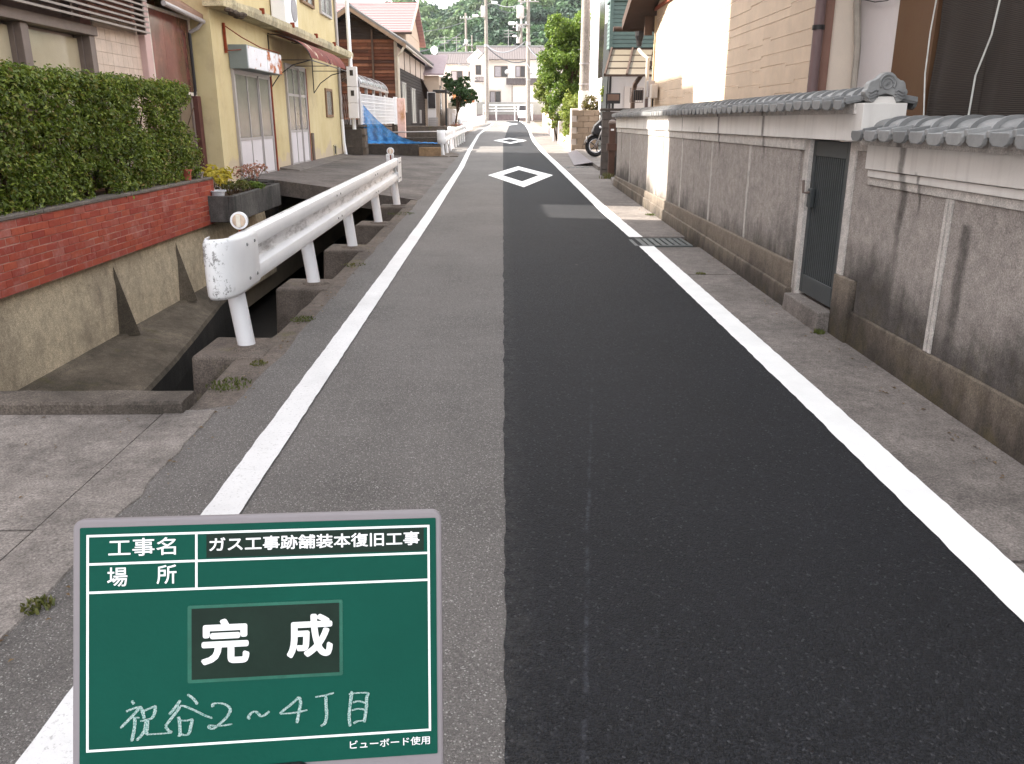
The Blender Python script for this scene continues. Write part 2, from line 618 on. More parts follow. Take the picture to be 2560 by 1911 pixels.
# drain grating set in the pavement
gt = thing('drain_grating', 'steel bar drain grating interrupting the fresh white edge line', 'grating', (1.9, 10, g(10)))
m_grate = M('grating_steel', S(104, 108, 108), .6, .2, 10, .2, 60, .4, .4)
mb = MB()
for a in ((1.545, 2.22, 9.66, 9.70), (1.545, 2.22, 10.30, 10.34), (1.545, 1.585, 9.70, 10.30), (2.18, 2.22, 9.70, 10.30)):
    mb.box(*a, g(10) - .03, g(10) + .008)
mb.build('frame', m_grate, gt)
for i in range(7):
    x = 1.655 + i * .077
    MB().box(x - .01, x + .04, 9.70, 10.30, g(10) - .035, g(10) + .004).build('bar', m_grate, gt)
MB().box(1.54, 2.23, 9.62, 10.40, g(10) - .30, g(10) - .07).build('sump', m_bed, gt)

# left: near driveway slabs bridging the ditch
dv = thing('driveway', 'grey concrete driveway slabs with a long crack bridging the ditch', 'driveway', (-3, 1, 0))
for x0, x1, y0, y1 in ((-12, -1.808, -4, 2.87), (-12, -1.808, 2.885, 4.14)):
    mb = MB(); n = 40
    mb.grid([[(x0, y, g(y) - .25), (x0, y, g(y) + .006), (x1 + wob(y, 14, .004, 6), y, g(y) + .006), (x1 + wob(y, 14, .004, 6), y, g(y) - .25)] for y in steps(y0, y1, n)], close=True)
    mb.f += [tuple(range(4)), tuple(range(n * 4, n * 4 + 4))]
    mb.build('slab', m_drive, dv)
mb = MB(); n = 160
mb.grid([[(-1.801, y, g(y) - .25), (-1.801, y, g(y) + .007), (-1.535 + wob(y, 14, .022, 4) + wob(y, 15, .008, 17), y, g(y) + .0085), (-1.52 + wob(y, 14, .022, 4) + wob(y, 15, .008, 17), y, g(y) - .03)] for y in steps(-4, 4.2, n)], close=True)
mb.f += [tuple(range(4)), tuple(range(n * 4, n * 4 + 4))]
mb.build('edge_strip', m_drive, dv)
mb = MB(); xs = steps(-12, -1.70, 150)
rows = []
for x in xs:
    a = wob(x, 41, .004, 6) + wob(x, 43, .004, 25); b = wob(x, 47, .005, 9)
    rows.append([(x, 4.145, g(4) - .2), (x, 4.15 + a, g(4) + .058 + b), (x, 4.165 + a, g(4) + .070 + a), (x, 4.345 + b, g(4) + .074 - a), (x, 4.365 + b, g(4) + .06), (x, 4.365, g(4) - .35)])
mb.grid(rows, close=True); mb.f += [tuple(range(6)), tuple(range(len(mb.v) - 6, len(mb.v)))]
mb.build('edge_beam', concrete('rough_beam_concrete', S(128, 118, 110), S(58, 54, 50), .52, bump=1.0), dv, smooth='auto')

# left: kerb, ditch and bank
KX = pl([(4.2, -1.70), (5.2, -1.73), (5.8, -1.62), (15, -1.62)])
kerb = struct(ribbon('kerb', lambda y: KX(y) + wob(y, 91, .012, 3), lambda y: -1.38, steps(4.2, 15.0, 60), -.004, m_kerb, thick=2.3))
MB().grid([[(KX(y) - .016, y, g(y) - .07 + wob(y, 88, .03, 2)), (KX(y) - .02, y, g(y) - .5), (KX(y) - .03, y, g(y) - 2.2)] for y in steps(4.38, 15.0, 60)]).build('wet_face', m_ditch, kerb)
POSTS = [5.43, 7.53, 9.60, 11.70, 13.85]
for y in POSTS:
    mb = MB().hexa([(-2.05, y - .27, g(y) - .55), (-1.58, y - .27, g(y) - .75), (-1.58, y + .27, g(y) - .75), (-2.05, y + .27, g(y) - .55),
                    (-2.02, y - .26, g(y) + .014), (-1.57, y - .26, g(y) + .006), (-1.57, y + .26, g(y) + .006), (-2.02, y + .26, g(y) + .014)])
    mb.build('post_footing', m_kerb, kerb, bevel=.02)
    mb = MB(); prof = []
    n = 20
    rows = [[(-1.73 + (r * (1 + .5 * mnoise.noise((k * .55, y, r * 3)))) * math.cos(2 * math.pi * k / n), y + r * 1.05 * (1 + .2 * mnoise.noise((k * .6, y + 3, r))) * math.sin(2 * math.pi * k / n), g(y) + z) for k in range(n)] for r, z in ((.13, -.012), (.11, .020), (.07, .028), (.02, .03))]
    mb.grid(rows, close=True)
    mb.build('mortar_collar', m_kerb, kerb, smooth=True)
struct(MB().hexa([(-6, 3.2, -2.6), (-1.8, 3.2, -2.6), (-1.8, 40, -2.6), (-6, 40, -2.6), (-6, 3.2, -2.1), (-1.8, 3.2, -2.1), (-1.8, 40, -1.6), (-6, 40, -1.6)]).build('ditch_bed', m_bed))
mb = MB()
bt = [(3.9, -2.95), (5.5, -3.2), (7.5, -3.52), (9.1, -3.72), (10.1, -3.87), (12.2, -4.2), (14, -4.4)]
rows = []
for y, xb in [(yy, float(np.interp(yy, [b[0] for b in bt], [b[1] for b in bt]))) for yy in steps(3.9, 14, 50)]:
    w_ = wob(y, 51, .012, 1.2)
    rows.append([(-4.52, y, -.83), (-4.43, y, -.835 + wob(y, 53, .006, 5)), (-4.405, y, -.865), ((xb - 4.4) / 2, y, -.925), (xb + w_ - .10, y, -.985), (xb + w_ - .02, y, -1.02), (xb + w_, y, -1.07)])
mb.grid(rows)
vf = MB(); vf.grid([[r[-1], (r[-1][0] + .01, r[-1][1], -1.3), (r[-1][0] - .05, r[-1][1], -2.3)] for r in rows])
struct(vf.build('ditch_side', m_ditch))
struct(mb.build('ditch_bank', m_bank, smooth='auto'))

# retaining wall under the brick planter
rw = thing('retaining_wall', 'stained beige plaster retaining wall below the red brick planter', 'wall', (-4.55, 9, -.9))
mb = MB()
mb.grid([[(-4.50 + wob(y, 61, .01, .8) - .03 * (z > -.2), y, z) for z in (-1.3, -.9, -.6, -.3, -.05, .08)] for y in steps(4, 16.4, 50)])
mb.build('plaster_face', m_retain, rw, smooth=True)
MB().box(-4.75, -4.545, 4, 16.4, -1.3, .07).build('core', m_retain, rw)
for y, wd in ((9.62, .22), (11.55, .26), (6.1, .2)):
    MB().add([(-4.51, y - wd * .2, -.05), (-4.51, y - wd * .75, -.86), (-4.51, y + wd * .25, -.86), (-4.30, y - wd * .2, -.87)], [(0, 1, 3), (0, 3, 2), (1, 2, 3), (0, 2, 1)]).build('buttress', m_bank, rw)

# brick planter
bw = thing('brick_planter', 'low red brick planter wall with grey coping under the clipped hedge', 'planter', (-4.5, 9, .05))
MB().box(-4.56, -4.4445, 4.2, 13.06, .047, .70).build('mortar_bed', m_mortar, bw)
MB().box(-5.3, -5.22, 4.2, 13.05, .03, .70).build('back_wall', m_mortar, bw)
bmesh_b = MB().box(-.035, .035, -.1042, .1042, -.0325, .0325)
bme = bmesh_b.mesh('brick')
bm = bmesh.new(); bm.from_mesh(bme)
bmesh.ops.bevel(bm, geom=bm.edges[:], offset=.003, segments=1, affect='EDGES')
bm.to_mesh(bme); bm.free()
bme.materials.append(m_brick)
stuff = MB()
for r in range(9):
    z = .082 + r * .0722
    y = 13.065 - .1075 - (.11 if r % 2 else 0)
    while y > 4.3:
        if y > 7.15:
            put('brick', bme, None, (-4.475 + random.uniform(-.004, .004), y, z + random.uniform(-.0015, .0015)), bw, (random.uniform(-.006, .006), 0, random.uniform(-.008, .008)))
        else:
            stuff.box(-4.51, -4.44 + random.uniform(-.004, .004), y - .1025, y + .1025, z - .0305, z + .0305)
        y -= .215
    if r % 2:
        put('brick', bme, None, (-4.475, 13.015, z), bw, (0, 0, 0), (1, .48, 1))
stuff.build('brick_remainder', m_brick, bw, kind='stuff')
for i in range(9):
    y0 = 4.2 + i * .987
    MB().box(-4.63, -4.425 + random.uniform(-.004, .004), y0 + .003, y0 + .984, .703, .738).build('coping', m_coping, bw, bevel=.006)
MB().box(-5.22, -4.63, 4.2, 13.05, .2, .68).build('soil', m_soil, bw)
MB().box(-5.3, -4.44, 13.05, 13.085, .045, .737).build('end_wall', m_mortar, bw)


# ================================================================== foliage
def leaf_mesh(name, pts, size, outdir=None, bias=.5, aspect=.45, jitter=.35, up=.3, fold=.25):
    """many small folded leaves; pts (n,3), size scalar or (n,)"""
    n = len(pts)
    sz = (np.full(n, size) if np.isscalar(size) else size) * rng.uniform(1 - jitter, 1 + jitter, n)
    nrm = rng.normal(size=(n, 3))
    nrm[:, 2] += up * 2
    if outdir is not None:
        nrm = nrm * (1 - bias) + outdir * bias * 2
    nrm /= np.linalg.norm(nrm, axis=1, keepdims=True) + 1e-9
    d = rng.normal(size=(n, 3))
    d -= nrm * (d * nrm).sum(1, keepdims=True)
    d /= np.linalg.norm(d, axis=1, keepdims=True) + 1e-9
    s_ = np.cross(nrm, d)
    L = sz[:, None]; W = L * aspect
    base = pts - d * L * .5
    tip = pts + d * L * .5 - nrm * L * .12
    a = pts + s_ * W * .5 + nrm * W * fold + d * L * .06
    b = pts - s_ * W * .5 + nrm * W * fold + d * L * .06
    v = np.stack([base, a, tip, b], 1).reshape(-1, 3).astype(np.float32)
    i = np.arange(n) * 4
    tri = np.stack([i, i + 1, i + 2, i, i + 2, i + 3], 1).reshape(-1).astype(np.int32)
    me = bpy.data.meshes.new(name)
    me.vertices.add(len(v)); me.vertices.foreach_set('co', v.ravel())
    me.loops.add(len(tri)); me.loops.foreach_set('vertex_index', tri)
    k = len(tri) // 3
    me.polygons.add(k); me.polygons.foreach_set('loop_start', (np.arange(k) * 3).astype(np.int32))
    me.update(calc_edges=True)
    return me


def clumpy(centers, radii, per, squash=(1, 1, 1), shell=.55):
    """points scattered in a shell of each clump, with outward directions"""
    P = []; D = []
    for c, r, n in zip(centers, radii, per):
        d = rng.normal(size=(n, 3)); d /= np.linalg.norm(d, axis=1, keepdims=True)
        rr = r * (shell + (1 - shell) * rng.random(n)) ** .7
        lump = 1 + .18 * np.sin(d[:, 0] * 5 + c[0] * 3) * np.cos(d[:, 2] * 4 + c[1])
        P.append(np.array(c) + d * (rr * lump)[:, None] * np.array(squash)); D.append(d)
    return np.concatenate(P), np.concatenate(D)


m_hedge = leafmat('hedge_leaf', [S(60, 74, 26), S(98, 116, 40), S(130, 148, 56), S(84, 102, 38), S(170, 184, 86), S(124, 96, 48)], .38)
m_tree = leafmat('broad_leaf', [S(52, 74, 30), S(86, 110, 40), S(110, 134, 52), S(66, 92, 36), S(142, 156, 74)], .45)
m_lime = leafmat('lime_leaf', [S(92, 112, 40), S(122, 138, 54), S(142, 150, 74), S(84, 104, 44)], .45)
m_dark = leafmat('dark_pine_leaf', [S(40, 62, 34), S(56, 84, 44), S(70, 98, 50), S(44, 60, 38)], .3)
m_weed = leafmat('weed_leaf', [S(70, 78, 38), S(96, 100, 50), S(112, 102, 58)], .3)
m_grass = leafmat('grass_blade', [S(70, 84, 38), S(96, 102, 52), S(54, 70, 34)], .3)

# clipped hedge on the planter
hg = thing('clipped_hedge', 'clipped green broadleaf hedge growing in the red brick planter', 'hedge', (-4.85, 9, .68))
n = 5200
cx_ = rng.uniform(-5.12, -4.52, n); cy_ = rng.uniform(5.0, 12.75, n); cz_ = rng.uniform(.74, 2.0, n)
face = rng.random(n)
cx_ = np.where(face < .55, rng.uniform(-4.62, -4.48, n), cx_)
cz_ = np.where((face > .55) & (face < .78), rng.uniform(1.9, 2.04, n), cz_)
edge = np.array([mnoise.noise((float(y) * 1.3, float(z) * 1.5, 4)) for y, z in zip(cy_, cz_)])
keep = (edge > -.42) | (cx_ < -4.7)
cen = np.stack([cx_ + .07 * edge, cy_, np.minimum(cz_ + .03 * edge, 2.04)], 1)[keep]
per = rng.integers(9, 18, len(cen))
P_, D_ = clumpy(cen, rng.uniform(.05, .115, len(cen)), per, shell=.2)
D_[:, 0] += .7; D_[:, 2] += .5
link('foliage', leaf_mesh('foliage', P_, .052, D_, .35, .5), m_hedge, hg, kind='stuff')
for i in range(26):
    y = 5.1 + i * .30 + random.uniform(-.1, .1); x = -4.85 + random.uniform(-.12, .12)
    mb = MB()
    for k in range(3):
        a = (x, y, .66); b = (x + random.uniform(-.08, .1), y + random.uniform(-.1, .1), 1.15); c = (x + random.uniform(-.2, .25), y + random.uniform(-.22, .22), 1.75)
        mb.path([a, b, c], [.017, .012, .006], 6)
    mb.build('stem', m_stem, hg, smooth=True)


def blades(name, cx, cy, z, n, rad, h, m, parent=None, lean=.5, w=.006):
    mb = MB()
    for i in range(n):
        a = random.uniform(0, 6.28); r = rad * math.sqrt(random.random())
        x = cx + r * math.cos(a); y = cy + r * math.sin(a); hh = h * random.uniform(.5, 1.2)
        dx = random.uniform(-lean, lean) * hh; dy = random.uniform(-lean, lean) * hh
        t = random.uniform(0, 6.28); ux, uy = math.cos(t) * w, math.sin(t) * w
        mb.add([(x - ux, y - uy, z), (x + ux, y + uy, z), (x + dx * .4 + ux * .8, y + dy * .4 + uy * .8, z + hh * .6), (x + dx * .4 - ux * .8, y + dy * .4 - uy * .8, z + hh * .6), (x + dx, y + dy, z + hh)], [(0, 1, 2, 3), (3, 2, 4)])
    return mb.build(name, m, parent, fix=False)


for i, (x, y, n, r, h, lab) in enumerate([
        (-1.60, 4.62, 170, .13, .035, 'low tuft of weeds on the kerb before the first guardrail post'),
        (-1.55, 5.05, 60, .06, .03, 'small weed tuft beside the first guardrail post'),
        (-1.53, 6.2, 90, .10, .03, 'thin weeds in the kerb joint between first and second guardrail posts'),
        (-1.54, 8.5, 60, .12, .025, 'sparse weeds in the kerb joint past the second guardrail post'),
        (-1.57, 12.8, 90, .22, .03, 'yellowish moss and weeds at the kerb edge before the last post'),
        (-1.52, 2.36, 90, .05, .035, 'green weeds in the driveway edge just behind the green board'),
        (2.27, 5.75, 60, .035, .05, 'tiny green weed at the foot of the wall by the gate step'),
        (1.93, 7.99, 60, .05, .025, 'dry weeds in the pavement joint near the gate'),
        (2.24, 12.6, 120, .10, .04, 'mossy weeds where the sunlit wall meets the pavement')]):
    nm = 'weed_tuft'
    o = blades(nm, x, y, g(y) + .004, n, r, h * .62, m_grass if i % 2 == 0 else m_weed, None, .8, .005)
    tag(o, lab, 'weed')

n = 420
k = rng.random(n)
lx = np.where(k < .35, 2.26 - rng.random(n) ** 2 * .12, np.where(k < .7, -1.42 - rng.random(n) * .14, -1.9 - rng.random(n) * 2))
ly = np.where(k < .35, rng.uniform(3, 18, n), np.where(k < .7, rng.uniform(2, 15, n), rng.uniform(1.5, 4.1, n)))
ok_ = ~((k >= .7) & (ly > 4.1))
lp = np.stack([lx, ly, .0155 * ly + .012], 1)[ok_]
o = link('leaf_litter', leaf_mesh('leaf_litter', lp, .022, np.tile([0, 0, 1.0], (len(lp), 1)), .85, .5, .5, .3), leafmat('dry_leaf', [S(96, 74, 50), S(124, 100, 66), S(70, 60, 44)], .2), None)
o['kind'] = 'stuff'
o['label'] = 'scattered dry leaf litter along the kerb and the wall foot'
o['category'] = 'leaf litter'

# ================================================================== guardrails
WPROF = [(.0, .35), (.035, .348), (.070, .338), (.080, .315), (.080, .265), (.072, .243), (.022, .214), (.010, .175), (.022, .136), (.072, .107), (.080, .085), (.080, .035), (.070, .012), (.035, .002), (0, 0)]


def scuffed(name):
    """white enamel, chipped on the nose of the end piece and rubbed along the hollow of the beam"""
    t = NT(name)
    o = t.xyz()
    base = t.mix(t.rng(t.noise(3, 5), .3, .7), S(230, 230, 234), S(242, 242, 246))
    f = t.noise(20, 9, .8, vec=t.scaled((1, 1, .8)))
    nose = t.math('MULTIPLY', t.rng(o[1], 5.20, 5.14), t.rng(f, .545, .575))
    nose = t.math('MULTIPLY', nose, t.rng(t.noise(5, 2), .47, .55))
    hollow = t.math('MULTIPLY', t.rng(o[0], -1.715, -1.735), t.math('MULTIPLY', t.rng(o[1], 5.2, 5.6), t.rng(t.noise(9, 8, .75, vec=t.scaled((1, .35, 1.5))), .47, .66)))
    k = t.math('MAXIMUM', t.math('MULTIPLY', nose, .8), t.math('MULTIPLY', hollow, .75))
    base = t.mix(k, base, S(108, 104, 104))
    return t.done(base, .42, None, .4)


m_rail = scuffed('scuffed_white_enamel')


def reflector(x, y, z, parent, post_h):
    r = MB().path([(x, y, z - post_h), (x, y, z - .055)], .011, 8).build('reflector_stem', m_rust, parent)
    d = MB().lathe([(.05, -.012), (.058, -.012), (.058, .012), (.05, .012)], (x, y, z), 24, 'y')
    MB().lathe([(.049, -.009), (.040, -.016), (.02, -.019), (.001, -.020)], (x, y, z), 20, 'y').build('reflector_lens', M('amber_lens', S(214, 190, 170), .3, .15, 40, .3, 90), parent, smooth=True)
    d.build('reflector_rim', m_white, parent, smooth='auto')
    MB().box(x - .014, x + .014, y - .028, y - .018, z - .04, z + .04).build('reflector_strip', M('pale_strip', S(232, 222, 210), .4), parent)


gr = thing('guardrail', 'scuffed white corrugated guardrail with rounded end on five posts by the ditch', 'guardrail', (-1.73, 9.6, g(9.6)))
for y in POSTS:
    MB().path([(-1.73, y, g(y) - .02), (-1.808, y, g(y) + .70)], .058, 20).build('post', m_white, gr, smooth='auto')
mb = MB()
mb.grid([[(-1.755 + d, y, g(y) + .41 + z) for d, z in WPROF] for y in steps(5.35, 13.95, 24)])
beam = mb.build('beam', m_rail, gr, smooth='auto')
sm = beam.modifiers.new('thick', 'SOLIDIFY'); sm.thickness = .004; sm.offset = -1
# rounded near end
prof = []
path_ = [(-1.669, 5.66), (-1.669, 5.48), (-1.670, 5.36), (-1.674, 5.29), (-1.688, 5.215), (-1.713, 5.155), (-1.75, 5.118), (-1.79, 5.103), (-1.825, 5.108), (-1.848, 5.132), (-1.856, 5.175), (-1.857, 5.25)]
rows = []
for i, (x, y) in enumerate(path_):
    e = .0 if i < 2 else min(1, (i - 1) / 3) * .010
    zz = [.41 - e, .43 - e * .7, .50, .58, .66, .74 + e * .7, .765 + e]
    inn = [.016, .003, 0, 0, 0, .003, .016]
    nx, ny = 1.0, 0.0
    a = path_[min(i + 1, len(path_) - 1)]; b = path_[max(i - 1, 0)]
    tx, ty = a[0] - b[0], a[1] - b[1]; l_ = math.hypot(tx, ty); nx, ny = -ty / l_, tx / l_
    rows.append([(x - nx * q, y - ny * q, g(y) + z) for z, q in zip(zz, inn)])
mb = MB(); mb.grid(rows)
o = mb.build('end_cap', m_rail, gr, smooth=True)
sm = o.modifiers.new('thick', 'SOLIDIFY'); sm.thickness = .005; sm.offset = -1
for y, z in ((5.42, .70), (5.59, .70), (5.42, .48), (5.59, .48)):
    MB().lathe([(.012, 0), (.011, .008), (.004, .012)], (-1.669, y, g(y) + z), 10, 'x').build('bolt', m_bolt, gr, smooth='auto')
for y in (8.55, 8.75, 11.2, 11.4):
    for z, xx in ((.70, -1.677), (.475, -1.677)):
        MB().lathe([(.011, 0), (.010, .007), (.004, .010)], (xx, y, g(y) + z), 8, 'x').build('bolt', m_bolt, gr)
# flat plate at the far end
mb = MB().box(-1.671, -1.663, 13.62, 14.05, g(13.8) + .40, g(13.8) + .775); mb.build('end_plate', m_rail, gr, bevel=.003)
MB().box(-1.90, -1.78, 13.98, 14.08, g(14) + .50, g(14) + .82).build('end_return', m_rail, gr, bevel=.01)
for z in (.46, .70):
    for y in (13.74, 13.88):
        MB().lathe([(.012, 0), (.011, .008), (.004, .012)], (-1.663, y, g(y) + z), 8, 'x').build('bolt', m_bolt, gr)
reflector(-1.775, 5.66, g(5.5) + .825, gr, .16)
reflector(-1.80, 13.8, g(13.8) + .875, gr, .14)


def far_rail(ya, yb, xa, xb, n, label):
    t = thing('guardrail', label, 'guardrail', (xa, ya, g(ya)), 'short guardrails beyond the yellow house')
    for i in range(n):
        k = i / (n - 1); y = ya + (yb - ya) * k; x = xa + (xb - xa) * k
        MB().path([(x, y, g(y) - .02), (x - .05, y, g(y) + .62)], .055, 12).build('post', m_white, t, smooth='auto')
    mb = MB(); mb.grid([[(x + .03 + d, y, g(y) + .42 + z) for d, z in WPROF] for x, y in [(xa + (xb - xa) * k, ya - .2 + (yb - ya + .4) * k) for k in steps(0, 1, 10)]])
    o = mb.build('beam', m_rail, t, smooth=True)
    sm = o.modifiers.new('thick', 'SOLIDIFY'); sm.thickness = .005
    mb = MB(); rows = []
    for a in steps(-20, 200, 12):
        rows.append([(xa - .04 + .14 * math.cos(R(-a)), ya - .18 + .13 * math.sin(R(-a)), g(ya) + z) for z in (.38, .55, .70, .82)])
    mb.grid(rows)
    o = mb.build('end_cap', m_white, t, smooth=True)
    sm = o.modifiers.new('thick', 'SOLIDIFY'); sm.thickness = .005
    return t


far_rail(28.7, 32.2, -1.98, -1.95, 3, 'short white guardrail standing beside the mossy concrete parapet')
far_rail(33.6, 40.4, -1.93, -1.80, 6, 'short white guardrail with closely spaced posts past the mossy parapet')
far_rail(53, 63, -2.55, -2.2, 8, 'short white guardrail before the far white wall and bend')
far_rail(70, 84, -2.5, -1.75, 8, 'farthest white guardrail ending at the bend by the white wall')


# ================================================================== left side buildings
# ---- building with louvres behind the hedge
m_ltile = byobj('beige_wall_tile', [S(206, 186, 172), S(214, 194, 180), S(200, 178, 164)], .5, .15, 40, sc=4)
m_lwall = M('mauve_wall', S(176, 160, 154), .85, .08, 2, .2, 60)
m_slat = M('weathered_louvre', S(142, 132, 126), .55, .12, 6, .15, 60, .35, .1)
m_lglass = glassy('painted_reflection_glass', S(188, 176, 152), .10, .8, .12, .8)  # beige reflection in the panes is put into the base colour
lb = thing('louvred_building', 'tall mauve building with horizontal louvres behind the clipped hedge', 'building', (-9, 8, 0))
MB().box(-15, -5.62, -3, 11.86, -.1, 11.2).build('wall', m_lwall, lb)
MB().box(-15, -5.42, 11.86, 13.30, -.1, 11.2).build('tile_backing', m_mortar, lb)
MB().box(-15, -5.30, 13.30, 13.52, -.1, 11.2).build('corner_pillar', M('pink_pillar_paint', S(196, 166, 162), .7, .08, 4), lb, bevel=.01)
tme = MB().box(-.012, .012, -.078, .078, -.078, .078).mesh('tile'); tme.materials.append(m_ltile)
for i in range(9):
    for j in range(13):
        put('wall_tile', tme, None, (-5.408 + random.uniform(-.001, .001), 11.95 + i * .16, .92 + j * .16), lb)
# glazed front
for k, (a, b) in enumerate(((5.2, 7.55), (7.62, 10.12), (10.32, 11.72))):
    w = MB().box(-5.58, -5.56, a, b, .85, 2.58).build('window', m_lglass, lb)
    mb = MB(); mb.box(-5.60, -5.50, a - .04, a, .80, 2.62); mb.box(-5.60, -5.50, b, b + .04, .80, 2.62)
    mb.box(-5.60, -5.49, a - .04, b + .04, .78, .84)
    mb.build('window_frame', m_alu_d, w, bevel=.004)
    MB().box(-5.556, -5.55, a + .25, a + .9, 1.55, 1.78).build('window_sticker', M('pane_label', S(150, 134, 112), .6), w)
MB().box(-5.62, -5.42, 10.14, 10.30, .7, 2.62).build('mullion', m_alu_d, lb, bevel=.006)
MB().box(-5.62, -5.40, 11.74, 11.88, .7, 2.66).build('mullion', m_alu_d, lb, bevel=.006)
MB().box(-5.64, -5.36, 4.0, 11.9, 2.62, 2.74).build('lintel', m_alu_d, lb, bevel=.006)
MB().box(-5.63, -5.55, 4.0, 11.9, 2.74, 4.6).build('louvre_back', M('louvre_back_paint', S(120, 104, 100), .8), lb)
for i in range(18):
    z = 2.80 + i * .072
    MB().hexa([(-5.30, 4.2, z - .012), (-5.18, 4.2, z - .030), (-5.18, 13.22, z - .030), (-5.30, 13.22, z - .012), (-5.30, 4.2, z + .014), (-5.18, 4.2, z - .004), (-5.18, 13.22, z - .004), (-5.30, 13.22, z + .014)]).build('louvre_slat', m_slat, lb)
for y in (5.4, 8.2, 11.0, 13.18):
    MB().box(-5.36, -5.24, y, y + .05, 2.76, 4.15).build('louvre_bracket', m_alu_d, lb)
MB().box(-15.3, -5.1, -3.2, 13.56, 11.2, 11.35).build('roof', m_coping, lb)

# ---- low annex between the two
m_pinkglass = M('rosy_frosted_panel', S(134, 82, 76), .14, .35, 1.6, .05, 40, .6, dirt=S(92, 62, 54), dsc=1.1, dth=.47)
ax = thing('low_annex', 'low annex with rosy translucent panel between the louvred building and yellow house', 'building', (-7, 14.4, .4))
MB().box(-9, -5.48, 13.53, 15.37, .2, 3.1).build('wall', M('annex_plaster', S(190, 172, 132), .9, .12, 2, dirt=S(130, 116, 94)), ax)
for i in range(3):
    y0 = 13.62 + i * .575
    p = MB().box(-5.37, -5.35, y0, y0 + .57, 2.02, 3.18).build('panel', m_pinkglass, ax)
mb = MB(); mb.box(-5.40, -5.33, 13.54, 13.62, 1.98, 3.24); mb.box(-5.40, -5.33, 15.30, 15.36, 1.98, 3.2); mb.box(-5.41, -5.32, 13.54, 15.36, 3.18, 3.23); mb.box(-5.41, -5.33, 13.54, 15.36, 1.96, 2.02)
mb.build('panel_frame', M('cream_frame', S(216, 206, 196), .6), ax, bevel=.004)
# lean-to roof and the set-back upper wall
mb = MB().hexa([(-5.10, 13.55, 3.28), (-5.10, 15.38, 3.20), (-5.95, 15.38, 3.72), (-5.95, 13.55, 3.80), (-5.10, 13.55, 3.36), (-5.10, 15.38, 3.28), (-5.95, 15.38, 3.82), (-5.95, 13.55, 3.90)])
mb.build('roof', M('brown_sheet_roof', S(140, 112, 96), .7, .2, 5), ax)
MB().box(-9, -5.9, 13.55, 15.38, 3.0, 5.62).build('upper_wall', M('orange_beige_plaster', S(206, 160, 116), .9, .1, 2), ax)
MB().box(-9, -5.82, 13.53, 15.38, 5.62, 5.75).build('upper_roof', m_coping, ax)
MB().path([(-5.08, 13.6, 3.24), (-5.08, 15.3, 3.16)], .04, 10).build('gutter', m_alu, ax, smooth='auto')
mb = MB().path([(-5.08, 15.25, 3.16), (-5.16, 15.22, 3.05), (-5.30, 15.2, 2.98)], .03, 10)
mb.build('gutter_elbow', m_alu, ax, smooth='auto')
MB().path([(-5.30, 15.2, 2.98), (-5.305, 15.2, 2.05), (-5.36, 15.2, 1.9)], .028, 10).build('downpipe', m_black, ax, smooth='auto')
d = MB().box(-5.40, -5.36, 14.35, 15.05, .55, 1.92).build('door', M('dull_brown_door', S(112, 96, 78), .6, .15, 3), ax)
mb = MB(); mb.box(-5.41, -5.33, 14.30, 14.36, .5, 1.96); mb.box(-5.41, -5.33, 15.04, 15.10, .5, 1.96); mb.box(-5.41, -5.33, 14.30, 15.10, 1.92, 1.97); mb.box(-5.36, -5.335, 14.36, 15.04, 1.18, 1.22)
mb.build('door_frame', m_alu_d, d, bevel=.004)
MB().box(-5.45, -5.27, 15.16, 15.33, .3, 1.96).build('brick_jamb', M('dark_red_jamb', S(96, 62, 56), .85, .2, 8, .4, 50), ax)

# ---- yellow house
def yellow():
    t = NT('yellow_plaster')
    a = t.noise(.8, 7, .65)
    base = t.mix(t.rng(a, .3, .7), S(190, 173, 131), S(208, 194, 156))
    s_ = t.noise(5, 5, .6, vec=t.scaled((1, 1, .12)))
    base = t.mix(t.rng(s_, .52, .72, 0, .45), base, S(190, 170, 124))
    d = t.noise(1.1, 8, .72)
    base = t.mix(t.rng(d, .54, .72, 0, .7), base, S(170, 152, 126))
    # bare render showing low down, with a ragged edge
    z = t.xyz()[2]
    low = t.math('ADD', z, t.math('MULTIPLY', t.noise(1.5, 6, .6), -1.5))
    base = t.mix(t.rng(low, .05, -.02), base, S(188, 172, 150))
    return t.done(base, .9, t.bump(t.noise(120, 4), .35, .005), .2)


m_yel = yellow()
m_slab = concrete('slab_concrete', S(206, 194, 162), S(112, 106, 92), .47, streak=.5)
yh = thing('yellow_house', 'two storey yellow plaster house with weathered slab canopy over its sliding doors', 'house', (-9, 21, .5))
MB().box(-13, -5.0, 16.3, 27.0, .2, 8.95).build('wall', m_yel, yh)
MB().box(-6.1, -5.0, 15.4, 16.3, .2, 8.95).build('cutback_corner', m_yel, yh)  # corner made shallow, the house cut back behind it to widen the sun strip
MB().box(-13.2, -4.95, 16.3, 27.2, 8.95, 9.10).build('roof', m_slab, yh)
MB().box(-13, -6.8, 27.0, 32.0, .3, 8.8).build('unseen_shadow_wing', m_yel, yh)  # unseen wing, added so the house shadow reaches farther along the road
mb = MB()
rows = []
for y in steps(15.25, 27.35, 60):
    k = max(0, 1 - (y - 15.25) / 1.6)
    e = wob(y, 71, .012, 3) + k * (.10 + .10 * mnoise.noise((y * 7, 1, 3)))
    rows.append([(-5.05, y, 3.40), (-4.60 - e, y, 3.37 + e * .35), (-4.575 - e * 1.1, y, 3.46), (-4.585 - e, y, 3.55 - e * .3), (-5.05, y, 3.56)])
mb.grid(rows, close=True); mb.f += [tuple(range(5)), tuple(range(len(mb.v) - 5, len(mb.v)))]
mb.build('canopy_slab', m_slab, yh)
